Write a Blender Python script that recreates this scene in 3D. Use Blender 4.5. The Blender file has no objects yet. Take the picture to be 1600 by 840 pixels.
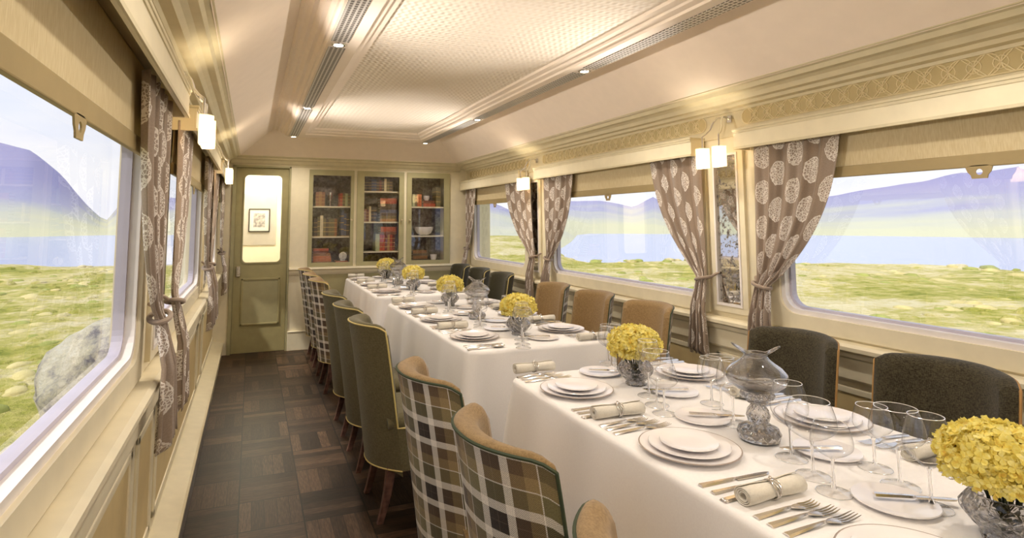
import bpy, bmesh, math, random
from mathutils import Vector, Matrix
random.seed(7)
S = bpy.context.scene
COL = S.collection
PI = math.pi

# ------------------------------------------------------------------ camera
cam_d = bpy.data.cameras.new('camera'); cam = bpy.data.objects.new('camera', cam_d); COL.objects.link(cam)
F, PX, PY, YAW, PIT, H = 894.6, 734.6, 264.5, .3628, .0912, 1.38
cam_d.sensor_width = 36; cam_d.lens = F * 36 / 1600
cam_d.shift_x = (800 - PX) / 1600; cam_d.shift_y = (PY - 420) / 1600
cam_d.clip_start = .02; cam_d.clip_end = 3000
cam.location = (0, 0, H); cam.rotation_euler = (PI / 2 + PIT, 0, -YAW)
S.camera = cam

# ------------------------------------------------------------------ light settings
EXPOSURE = 0.2
SKY = 1.05
SUN = 2.7
DOWNLIGHT = 26
SCONCE = 6
CEILING_FILL = 74
VESTIBULE = 48
S.view_settings.view_transform = 'Standard'
S.view_settings.look = 'None'
S.view_settings.gamma = 1
S.view_settings.use_curve_mapping = False
S.view_settings.exposure = EXPOSURE
try:
    S.cycles.use_denoising = True
    S.cycles.max_bounces = 14; S.cycles.diffuse_bounces = 5; S.cycles.glossy_bounces = 4
    S.cycles.transmission_bounces = 12; S.cycles.transparent_max_bounces = 24
    S.cycles.sample_clamp_indirect = 4; S.cycles.caustics_reflective = False; S.cycles.caustics_refractive = False
    S.cycles.use_adaptive_sampling = True
except Exception: pass

W = bpy.data.worlds.new('sky'); S.world = W; W.use_nodes = True
nt = W.node_tree; nt.nodes.clear()
def wn(t): return nt.nodes.new(t)
wo = wn('ShaderNodeOutputWorld'); bg = wn('ShaderNodeBackground'); tc = wn('ShaderNodeTexCoord')
sep = wn('ShaderNodeSeparateXYZ'); ramp = wn('ShaderNodeValToRGB'); no = wn('ShaderNodeTexNoise'); mx = wn('ShaderNodeMix'); mp = wn('ShaderNodeMapping')
r2 = wn('ShaderNodeValToRGB')
nt.links.new(tc.outputs['Generated'], sep.inputs[0]); nt.links.new(sep.outputs['Z'], ramp.inputs[0])
ramp.color_ramp.elements[0].position = 0; ramp.color_ramp.elements[0].color = (.93, .94, 1, 1)
ramp.color_ramp.elements[1].position = .5; ramp.color_ramp.elements[1].color = (.55, .72, 1, 1)
mp.inputs['Scale'].default_value = (1, 1, 4)
nt.links.new(tc.outputs['Generated'], mp.inputs[0]); nt.links.new(mp.outputs[0], no.inputs['Vector'])
no.inputs['Scale'].default_value = 2.5; no.inputs['Detail'].default_value = 6
nt.links.new(no.outputs[0], r2.inputs[0]); r2.color_ramp.elements[0].position = .4; r2.color_ramp.elements[1].position = .62
mx.data_type = 'RGBA'; nt.links.new(r2.outputs[0], mx.inputs[0]); nt.links.new(ramp.outputs[0], mx.inputs[6]); mx.inputs[7].default_value = (1, 1, 1, 1)
nt.links.new(mx.outputs[2], bg.inputs[0]); bg.inputs[1].default_value = SKY; nt.links.new(bg.outputs[0], wo.inputs[0])

sd = bpy.data.lights.new('sun', 'SUN'); sd.energy = SUN; sd.angle = math.radians(3); sd.color = (1, .93, .8)
sun = bpy.data.objects.new('sun', sd); COL.objects.link(sun)
sun.rotation_euler = Vector((.62, .35, -1)).to_track_quat('-Z', 'Y').to_euler()

# ------------------------------------------------------------------ materials
def rgb(h, g=1.0):
    h = h.lstrip('#'); c = [int(h[i:i + 2], 16) / 255 for i in (0, 2, 4)]
    return tuple([(x / 12.92 if x <= .04045 else ((x + .055) / 1.055) ** 2.4) * g for x in c] + [1])
MATS = {}
class M:
    def __init__(s, name):
        s.m = bpy.data.materials.new(name); s.m.use_nodes = True; s.t = s.m.node_tree; s.t.nodes.clear()
        s.out = s.n('ShaderNodeOutputMaterial'); MATS[name] = s.m
    def n(s, t, **k):
        x = s.t.nodes.new(t)
        for a, b in k.items(): setattr(x, a, b)
        return x
    def l(s, a, b): s.t.links.new(a, b)
    def bsdf(s, col=None, rough=.5, metal=0, sheen=0, trans=0, ior=1.45, spec=.5):
        b = s.n('ShaderNodeBsdfPrincipled'); s.b = b
        if col is not None: b.inputs['Base Color'].default_value = col
        b.inputs['Roughness'].default_value = rough; b.inputs['Metallic'].default_value = metal
        b.inputs['Sheen Weight'].default_value = sheen; b.inputs['Transmission Weight'].default_value = trans
        b.inputs['IOR'].default_value = ior; b.inputs['Specular IOR Level'].default_value = spec
        s.l(b.outputs[0], s.out.inputs[0]); return b
    def co(s, which='Object', scale=(1, 1, 1), rot=(0, 0, 0)):
        c = s.n('ShaderNodeTexCoord'); m = s.n('ShaderNodeMapping'); m.inputs['Scale'].default_value = scale; m.inputs['Rotation'].default_value = rot
        s.l(c.outputs[which], m.inputs[0]); return m.outputs[0]
    def noise(s, vec, scale, detail=3, rough=.5):
        n = s.n('ShaderNodeTexNoise'); n.inputs['Scale'].default_value = scale; n.inputs['Detail'].default_value = detail; n.inputs['Roughness'].default_value = rough
        if vec is not None: s.l(vec, n.inputs['Vector'])
        return n.outputs[0]
    def ramp(s, fac, stops, interp='LINEAR'):
        r = s.n('ShaderNodeValToRGB'); r.color_ramp.interpolation = interp; e = r.color_ramp.elements
        while len(e) < len(stops): e.new(.5)
        for i, (p, c) in enumerate(stops): e[i].position = p; e[i].color = c
        s.l(fac, r.inputs[0]); return r.outputs[0]
    def math(s, op, a, b=None, c=None):
        m = s.n('ShaderNodeMath', operation=op)
        for i, v in enumerate((a, b, c)):
            if v is None: continue
            if isinstance(v, (int, float)): m.inputs[i].default_value = v
            else: s.l(v, m.inputs[i])
        return m.outputs[0]
    def mix(s, f, a, b, bt='MIX'):
        m = s.n('ShaderNodeMix', data_type='RGBA', blend_type=bt)
        for i, v in ((0, f), (6, a), (7, b)):
            if isinstance(v, (int, float)): m.inputs[i].default_value = v
            elif isinstance(v, tuple): m.inputs[i].default_value = v
            else: s.l(v, m.inputs[i])
        return m.outputs[2]
    def sep(s, vec):
        x = s.n('ShaderNodeSeparateXYZ'); s.l(vec, x.inputs[0]); return x.outputs
    def comb(s, x, y, z=0):
        c = s.n('ShaderNodeCombineXYZ')
        for i, v in enumerate((x, y, z)):
            if isinstance(v, (int, float)): c.inputs[i].default_value = v
            else: s.l(v, c.inputs[i])
        return c.outputs[0]
    def bump(s, h, strength=.3, dist=.01):
        b = s.n('ShaderNodeBump'); b.inputs['Strength'].default_value = strength; b.inputs['Distance'].default_value = dist
        s.l(h, b.inputs['Height']); s.l(b.outputs[0], s.b.inputs['Normal'])

def paint(name, col, rough=.45, var=.06, bump=.05, scale=14, spec=.4):
    m = M(name); m.bsdf(col, rough, spec=spec); v = m.co(); n = m.noise(v, scale, 4)
    d = tuple(x * (1 - var) for x in col[:3]) + (1,); l = tuple(min(1, x * (1 + var)) for x in col[:3]) + (1,)
    m.l(m.ramp(n, [(.3, d), (.7, l)]), m.b.inputs['Base Color'])
    if bump: m.bump(m.noise(v, scale * 12, 3), bump, .002)
    return m.m
def metal(name, col, rough=.25, met=1):
    m = M(name); m.bsdf(col, rough, met); m.bump(m.noise(m.co(), 60, 2), .03, .001); return m.m
def woven(name, c1, c2, scale=260, rough=.9, sheen=.3, bump=.4):
    m = M(name); m.bsdf(c1, rough, sheen=sheen, spec=.15); v = m.co()
    a = m.noise(m.co(scale=(scale * .25, scale * .25, scale)), 1, 2); b = m.noise(m.co(scale=(scale, scale, scale * .25)), 1, 2)
    f = m.math('MULTIPLY', m.math('ADD', a, b), .5); g = m.noise(v, 9, 3)
    f2 = m.math('ADD', m.math('MULTIPLY', f, .85), m.math('MULTIPLY', g, .15))
    m.l(m.ramp(f2, [(.38, c1), (.62, c2)]), m.b.inputs['Base Color']); m.bump(f, bump, .002); return m.m

CREAM = paint('cream_paint', rgb('#e2d8bc'), .4, .04)
CREAM_D = paint('cream_panel_paint', rgb('#d2bd8c'), .45, .05)
CORN = paint('cornice_paint', rgb('#d0c5a6'), .4, .05)
LATT = paint('lattice_paint', rgb('#dccda6'), .5, .04)
RECESS = paint('frieze_recess_paint', rgb('#baa97e'), .6, .05)
OLIVE = paint('olive_green_paint', rgb('#a49d78'), .4, .05)
OLIVE_D = paint('olive_panel_paint', rgb('#a1976c'), .42, .06)
CEIL = paint('ceiling_paint', rgb('#eedfd0'), .6, .02)
WHITEF = paint('window_frame_paint', rgb('#e6e0dc'), .35, .03)
GASK = paint('window_gasket', rgb('#b9b4c2'), .4, .04)
DARK = paint('dark_void', rgb('#2a2520'), .8, .1)
CHROME = metal('chrome', (.8, .8, .82, 1), .15)
SILVER = metal('silver_cutlery', (.78, .74, .70, 1), .24)
BRASS = metal('aged_brass', (.55, .48, .33, 1), .35)
PORC = M('white_porcelain'); PORC.bsdf(rgb('#f1ecea'), .18, spec=.6); PORC.l(PORC.ramp(PORC.noise(PORC.co(), 5, 2), [(.3, rgb('#ece6e6')), (.7, rgb('#f4f0ee'))]), PORC.b.inputs['Base Color']); PORC = PORC.m
RIM = paint('plate_gilt_rim', rgb('#a39489'), .3, .1, 0)

def ceiling_emboss():
    m = M('embossed_ceiling_paper'); m.bsdf(rgb('#ecdecb'), .6); x, y, z = m.sep(m.co(scale=(1, 1, 1)))
    def w(a, k): return m.math('SINE', m.math('MULTIPLY', a, k))
    a = m.math('MULTIPLY', w(x, 190), w(y, 120)); b = m.math('MULTIPLY', w(m.math('ADD', x, y), 90), w(m.math('SUBTRACT', x, y), 90))
    h = m.math('ADD', a, b); m.l(m.ramp(m.math('MULTIPLY_ADD', h, .25, .5), [(.2, rgb('#eadccc')), (.8, rgb('#f0e5d8'))]), m.b.inputs['Base Color'])
    m.bump(h, .5, .004); return m.m
EMBOSS = ceiling_emboss()

def grille():
    m = M('perforated_grille'); m.bsdf(rgb('#8d8884'), .45, .3); x, y, z = m.sep(m.co())
    fx = m.math('FRACT', m.math('MULTIPLY', x, 45)); fy = m.math('FRACT', m.math('MULTIPLY', y, 40))
    hole = m.math('MULTIPLY', m.math('LESS_THAN', m.math('ABSOLUTE', m.math('SUBTRACT', fx, .5)), .3), m.math('LESS_THAN', m.math('ABSOLUTE', m.math('SUBTRACT', fy, .5)), .36))
    m.l(m.mix(hole, rgb('#cfcac5'), rgb('#6a645e')), m.b.inputs['Base Color']); m.bump(m.math('SUBTRACT', 1, hole), .8, .004); return m.m
GRILLE = grille()

def parquet():
    m = M('basketweave_parquet'); m.bsdf(rgb('#3e3226'), .42, spec=.35); x, y, z = m.sep(m.co())
    T = .2875
    u = m.math('DIVIDE', m.math('ADD', x, .015 + T * 20), T); v = m.math('DIVIDE', m.math('ADD', y, -3.165 + T * 40), T)
    iu = m.math('FLOOR', u); iv = m.math('FLOOR', v); fu = m.math('FRACT', u); fv = m.math('FRACT', v)
    par = m.math('MODULO', m.math('ADD', iu, iv), 2)
    N = 5
    def sel(a, b): return m.math('ADD', m.math('MULTIPLY', a, par), m.math('MULTIPLY', b, m.math('SUBTRACT', 1, par)))
    across = sel(fu, fv); along = sel(fv, fu)
    k = m.math('MULTIPLY', across, N); ik = m.math('FLOOR', k); fk = m.math('FRACT', k)
    wn_ = m.n('ShaderNodeTexWhiteNoise', noise_dimensions='3D'); m.l(m.comb(iu, iv, ik), wn_.inputs['Vector']); rnd = wn_.outputs[0]
    gv = m.comb(m.math('ADD', m.math('MULTIPLY', along, .9), m.math('MULTIPLY', rnd, 40)), m.math('MULTIPLY', across, 7), m.math('ADD', iu, m.math('MULTIPLY', iv, 3.7)))
    g = m.noise(gv, 6, 5, .6)
    base = m.ramp(rnd, [(0, rgb('#33271c')), (.5, rgb('#4f3e2f')), (1, rgb('#6b5644'))])
    c = m.mix(.8, base, m.ramp(g, [(.3, rgb('#5b4f45')), (.5, rgb('#b8aa9c')), (.7, rgb('#fff4e8'))]), 'MULTIPLY')
    def edge(f, w): return m.math('LESS_THAN', m.math('MINIMUM', f, m.math('SUBTRACT', 1, f)), w)
    e = m.math('MAXIMUM', m.math('MULTIPLY', edge(fk, .035), .6), m.math('MAXIMUM', edge(fu, .012), edge(fv, .012)))
    m.l(m.mix(e, c, rgb('#15100b')), m.b.inputs['Base Color']); m.bump(m.math('SUBTRACT', m.math('MULTIPLY', g, .3), e), .25, .002)
    return m.m
PARQ = parquet()

def plaid():
    m = M('plaid_wool'); m.bsdf(rgb('#6b5d42'), .95, sheen=.3, spec=.1); u, v, _ = m.sep(m.co('UV'))
    DK, BR, OL, CR, TN = rgb('#352b24'), rgb('#6b5741'), rgb('#7d7551'), rgb('#f2ebe0'), rgb('#a08960')
    def bands(t, per, off):
        f = m.math('FRACT', m.math('ADD', m.math('DIVIDE', t, per), off))
        return m.ramp(f, [(0, DK), (.115, rgb('#6a5d50')), (.125, DK), (.24, CR), (.35, OL), (.56, CR), (.575, TN), (.73, BR), (.895, CR)], 'CONSTANT')
    a = bands(u, .20, .37); b = bands(v, .185, .1)
    tw = m.math('FRACT', m.math('MULTIPLY', m.math('ADD', u, v), 260)); tw = m.math('GREATER_THAN', tw, .5)
    la = m.sep(a)[0]; lb = m.sep(b)[0]; ca = m.math('GREATER_THAN', la, .6); cb = m.math('GREATER_THAN', lb, .6)
    fac = m.math('ADD', m.math('MULTIPLY_ADD', tw, .36, .32), m.math('MULTIPLY', m.math('SUBTRACT', cb, ca), .14))
    c = m.mix(fac, a, b)
    n = m.noise(m.comb(u, v), 420, 2, .8); c = m.mix(.8, c, m.ramp(n, [(.3, (.55, .55, .55, 1)), (.7, (1.2, 1.2, 1.2, 1))]), 'MULTIPLY')
    m.l(c, m.b.inputs['Base Color']); m.bump(n, .5, .002); return m.m
PLAID = plaid()
TAN = woven('tan_upholstery', rgb('#806743'), rgb('#9a7f57'), 300, .75, .2, .25)
GREEN = woven('green_upholstery', rgb('#575037'), rgb('#6b6348'), 300, .85, .2, .25)
TWEED = woven('dark_tweed', rgb('#262219'), rgb('#544d3a'), 420, .95, .15, .7)
DGREEN = woven('dark_green_upholstery', rgb('#302d20'), rgb('#423e2c'), 500, .85, .2, .25)
PIPE_G = paint('green_piping', rgb('#3c4631'), .6, .05, 0)
PIPE_Y = paint('cream_piping', rgb('#c9b777'), .6, .05, 0)
PIPE_T = paint('tan_piping', rgb('#a9814c'), .6, .05, 0)
LEGW = woven('leg_wood', rgb('#44302a'), rgb('#6d5046'), 40, .4, 0, .05)
CLOTH = woven('white_tablecloth', rgb('#f0ecea'), rgb('#f5f2ef'), 500, .8, .2, .08)
NAPK = woven('cream_linen', rgb('#d9d2c4'), rgb('#e6e0d2'), 500, .9, .2, .2)
def blindm():
    m = M('blind_fabric'); m.bsdf(rgb('#e0d0aa'), .85, spec=.1); n = m.noise(m.co(scale=(60, 260, 30)), 1, 3); c = m.ramp(n, [(.3, rgb('#d8c79e')), (.7, rgb('#e6d8b6'))]); m.l(c, m.b.inputs['Base Color'])
    tr = m.n('ShaderNodeBsdfTranslucent'); m.l(c, tr.inputs[0]); ms = m.n('ShaderNodeMixShader'); ms.inputs[0].default_value = .3
    m.l(m.b.outputs[0], ms.inputs[1]); m.l(tr.outputs[0], ms.inputs[2]); m.l(ms.outputs[0], m.out.inputs[0]); return m.m
BLIND = blindm()
RAIL = paint('blind_rail_paint', rgb('#9c8a62'), .5, .05)

def curtain():
    m = M('medallion_curtain'); m.bsdf(rgb('#9a8573'), .75, sheen=.4, spec=.2); u, v, _ = m.sep(m.co('UV'))
    cw, ch = .115, .18
    uu = m.math('DIVIDE', u, cw); iu = m.math('FLOOR', uu); fu = m.math('SUBTRACT', m.math('FRACT', uu), .5)
    vv = m.math('ADD', m.math('DIVIDE', v, ch), m.math('MULTIPLY', m.math('MODULO', iu, 2), .5)); fv = m.math('SUBTRACT', m.math('FRACT', vv), .5)
    du = m.math('MULTIPLY', fu, cw / .046); dv = m.math('MULTIPLY', fv, ch / .060)
    r = m.math('SQRT', m.math('ADD', m.math('MULTIPLY', du, du), m.math('MULTIPLY', dv, dv)))
    wob = m.noise(m.comb(u, v), 60, 2); r = m.math('ADD', r, m.math('MULTIPLY', m.math('SUBTRACT', wob, .5), .3))
    inside = m.math('LESS_THAN', r, 1.0)
    vo = m.n('ShaderNodeTexVoronoi', feature='DISTANCE_TO_EDGE'); vo.inputs['Scale'].default_value = 95; m.l(m.comb(u, v), vo.inputs['Vector'])
    ln = m.math('LESS_THAN', vo.outputs['Distance'], .11)
    ringl = m.math('GREATER_THAN', r, .93); ln = m.math('MAXIMUM', ln, ringl)
    stripe = m.math('LESS_THAN', m.math('FRACT', m.math('DIVIDE', u, .23)), .5)
    base = m.mix(stripe, rgb('#9b8877'), rgb('#ab9989')); n = m.noise(m.comb(u, v), 200, 2)
    base = m.mix(.25, base, m.ramp(n, [(.3, (.6, .6, .6, 1)), (.7, (1.3, 1.3, 1.3, 1))]), 'MULTIPLY')
    c = m.mix(inside, base, m.mix(ln, rgb('#b3a294'), rgb('#f1e9e0'))); m.l(c, m.b.inputs['Base Color'])
    m.b.inputs['Transmission Weight'].default_value = 0
    m.bump(m.math('MULTIPLY', inside, ln), .3, .002)
    tr = m.n('ShaderNodeBsdfTranslucent'); m.l(c, tr.inputs[0]); ms = m.n('ShaderNodeMixShader'); ms.inputs[0].default_value = .25
    m.l(m.b.outputs[0], ms.inputs[1]); m.l(tr.outputs[0], ms.inputs[2]); m.l(ms.outputs[0], m.out.inputs[0]); return m.m
CURT = curtain()

def thin_glass(name, tint, base, edge, rough=0.0, edge_dark=0):
    m = M(name); t = m.n('ShaderNodeBsdfTransparent'); t.inputs[0].default_value = tint; g = m.n('ShaderNodeBsdfGlossy'); g.inputs['Roughness'].default_value = rough
    g.inputs[0].default_value = (1, 1, 1, 1); lw = m.n('ShaderNodeLayerWeight'); lw.inputs[0].default_value = .35
    f = m.math('MULTIPLY_ADD', m.math('POWER', lw.outputs['Facing'], 4), edge, base)
    if edge_dark: m.l(m.mix(m.math('POWER', lw.outputs['Facing'], 3), tint, (edge_dark, edge_dark, edge_dark, 1)), t.inputs[0])  # tint darkened at grazing angles to imitate the dark look of glass edges
    ms = m.n('ShaderNodeMixShader'); m.l(f, ms.inputs[0]); m.l(t.outputs[0], ms.inputs[1]); m.l(g.outputs[0], ms.inputs[2])
    m.l(ms.outputs[0], m.out.inputs[0]); return m.m
WINGLASS = thin_glass('window_glass', (.97, .97, 1, 1), .13, .5)
CABGLASS = thin_glass('cabinet_glass', (.95, .95, .96, 1), .05, .4)
STEMW = thin_glass('wine_glass', (.985, .985, .985, 1), .05, .95, 0, .35)
STEMG_ = M('glass_stem'); STEMG_.bsdf((.96, .96, .96, 1), .01, trans=1, ior=1.45); STEMG_ = STEMG_.m
def crystal():
    m = M('cut_crystal'); b = m.bsdf((.74, .73, .72, 1), .02, 0, trans=1, ior=1.5)
    v = m.co(scale=(1, 1, 1)); x, y, z = m.sep(v); an = m.math('ARCTAN2', y, x)
    a = m.math('SINE', m.math('ADD', m.math('MULTIPLY', an, 12), m.math('MULTIPLY', z, 260))); c = m.math('SINE', m.math('SUBTRACT', m.math('MULTIPLY', an, 12), m.math('MULTIPLY', z, 260)))
    m.bump(m.math('MAXIMUM', a, c), .5, .004)
    t = m.n('ShaderNodeBsdfTransparent'); t.inputs[0].default_value = (.82, .8, .82, 1); ms = m.n('ShaderNodeMixShader'); ms.inputs[0].default_value = .08
    m.l(b.outputs[0], ms.inputs[1]); m.l(t.outputs[0], ms.inputs[2]); m.l(ms.outputs[0], m.out.inputs[0]); return m.m
CRYS = crystal()
MIRROR = metal('antique_mirror', (.78, .76, .72, 1), .03)
def antique():
    m = M('foxed_mirror'); m.bsdf((.8, .78, .74, 1), .03, 1); v = m.co(); n = m.noise(v, 45, 6, .7); k = m.ramp(n, [(.50, (0, 0, 0, 1)), (.62, (1, 1, 1, 1))])
    m.l(m.mix(k, (.8, .78, .75, 1), (.22, .19, .16, 1)), m.b.inputs['Base Color']); m.l(m.math('MULTIPLY', k, .5), m.b.inputs['Roughness']); return m.m
MIRROR = antique()
PETAL = M('hydrangea_petals'); PETAL.bsdf(rgb('#efd94a'), .7, sheen=.2, spec=.2)
PETAL.l(PETAL.ramp(PETAL.noise(PETAL.co(), 55, 3, .7), [(.32, rgb('#dcb650')), (.43, rgb('#efdf72')), (.57, rgb('#f4eb96')), (.72, rgb('#f8f4c6'))]), PETAL.b.inputs['Base Color'])
_t = PETAL.n('ShaderNodeBsdfTranslucent'); _t.inputs[0].default_value = rgb('#f6e982'); _m = PETAL.n('ShaderNodeMixShader'); _m.inputs[0].default_value = .3
PETAL.l(PETAL.b.outputs[0], _m.inputs[1]); PETAL.l(_t.outputs[0], _m.inputs[2]); PETAL.l(_m.outputs[0], PETAL.out.inputs[0]); PETAL = PETAL.m
STEM = paint('flower_stem', rgb('#39402a'), .6, .2)
def emit(name, col, st):
    m = M(name); e = m.n('ShaderNodeEmission'); e.inputs[0].default_value = col; e.inputs[1].default_value = st; m.l(e.outputs[0], m.out.inputs[0]); return m.m
BULB = emit('downlight_lens', (1, .9, .7, 1), 14)
def shade():
    m = M('lit_linen_shade'); b = m.bsdf(rgb('#f3e6c4'), .8); e = m.n('ShaderNodeEmission'); e.inputs[0].default_value = (1, .86, .6, 1); e.inputs[1].default_value = .55
    n = m.noise(m.co(scale=(300, 300, 60)), 1, 2); m.l(m.ramp(n, [(.3, rgb('#e9dab4')), (.7, rgb('#fbf0d4'))]), b.inputs['Base Color'])
    tr = m.n('ShaderNodeBsdfTranslucent'); tr.inputs[0].default_value = rgb('#fff3da'); mm = m.n('ShaderNodeMixShader'); mm.inputs[0].default_value = .6; m.l(b.outputs[0], mm.inputs[1]); m.l(tr.outputs[0], mm.inputs[2]); a = m.n('ShaderNodeAddShader'); m.l(mm.outputs[0], a.inputs[0]); m.l(e.outputs[0], a.inputs[1]); m.l(a.outputs[0], m.out.inputs[0]); return m.m
SHADE = shade()
def mosaic():
    m = M('patterned_cabinet_lining'); m.bsdf(rgb('#5b5148'), .7); n = m.noise(m.co(), 28, 5, .65)
    m.l(m.ramp(n, [(.35, rgb('#3a322c')), (.5, rgb('#6a5f56')), (.66, rgb('#8d8680'))]), m.b.inputs['Base Color']); return m.m
LINING = mosaic()
def bookm(name, h, band=True):
    m = M(name); m.bsdf(rgb(h), .6); x, y, z = m.sep(m.co('Generated'))
    k = m.math('LESS_THAN', m.math('FRACT', m.math('MULTIPLY', z, 4.0)), .12) if band else m.math('LESS_THAN', z, -1)
    m.l(m.mix(k, m.ramp(m.noise(m.co(), 40, 3), [(.3, rgb(h, .8)), (.7, rgb(h, 1.1))]), rgb('#bb9a55')), m.b.inputs['Base Color']); return m.m
BK = {n: bookm('book_' + n, h) for n, h in dict(brown='#8a5a34', tan='#a67c4a', olive='#6f6440', red='#a8402a', orange='#b8623a', maroon='#6d2a24', blue='#4a5670', dark='#4a3f36', black='#2d2826').items()}
BK['cream'] = bookm('book_cream', '#d8c9a0', False); BK['sage'] = bookm('book_sage', '#a9ad80', False)

def grass():
    m = M('meadow_grass'); m.bsdf(rgb('#9aa04e'), .95, spec=.1); v = m.co()
    a = m.noise(v, .22, 6, .65); b = m.noise(v, 2.2, 6, .7); c = m.noise(v, .03, 3)
    f = m.math('ADD', m.math('MULTIPLY', a, .5), m.math('ADD', m.math('MULTIPLY', b, .35), m.math('MULTIPLY', c, .15)))
    m.l(m.ramp(f, [(.38, rgb('#7c8436')), (.44, rgb('#a5a34e')), (.49, rgb('#c2b76c')), (.54, rgb('#d8ca98')), (.62, rgb('#e2d7b0'))]), m.b.inputs['Base Color'])
    m.bump(b, .8, .3); return m.m
GRASS = grass()
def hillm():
    m = M('heather_hill'); m.bsdf(rgb('#8f92b0'), 1, spec=0); v = m.co(); x, y, z = m.sep(v); n = m.noise(v, .012, 6, .6)  # lilac tones put distance haze into the hill colour
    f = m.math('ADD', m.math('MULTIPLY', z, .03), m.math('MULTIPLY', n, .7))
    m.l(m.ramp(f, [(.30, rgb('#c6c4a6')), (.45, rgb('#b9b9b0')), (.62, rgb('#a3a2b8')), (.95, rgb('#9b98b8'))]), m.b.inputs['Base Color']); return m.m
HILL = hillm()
WATER = M('loch_water'); WATER.bsdf(rgb('#a9b2cc'), .2, spec=.6); WATER.bump(WATER.noise(WATER.co(scale=(1, .3, 1)), 2, 4), .15, .05); WATER = WATER.m
ROCK = M('lichen_rock'); ROCK.bsdf(rgb('#a39f98'), .95); _v = ROCK.co(); ROCK.l(ROCK.ramp(ROCK.noise(_v, 3, 8, .7), [(.36, rgb('#77727c')), (.43, rgb('#b9b2a6')), (.52, rgb('#ddd4b8')), (.68, rgb('#ece6d4'))]), ROCK.b.inputs['Base Color']); ROCK.bump(ROCK.noise(_v, 8, 8, .7), .9, .1); ROCK = ROCK.m
CLOCKF = paint('clock_face', rgb('#e9e6da'), .4, .02, 0); BLACK = paint('black_paint', rgb('#1d1a18'), .5, .05, 0)
VEST = paint('vestibule_paint', rgb('#f3efe2'), .5, .02); GREYP = paint('vestibule_grey_panel', rgb('#b5b2b0'), .6, .03)

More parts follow.
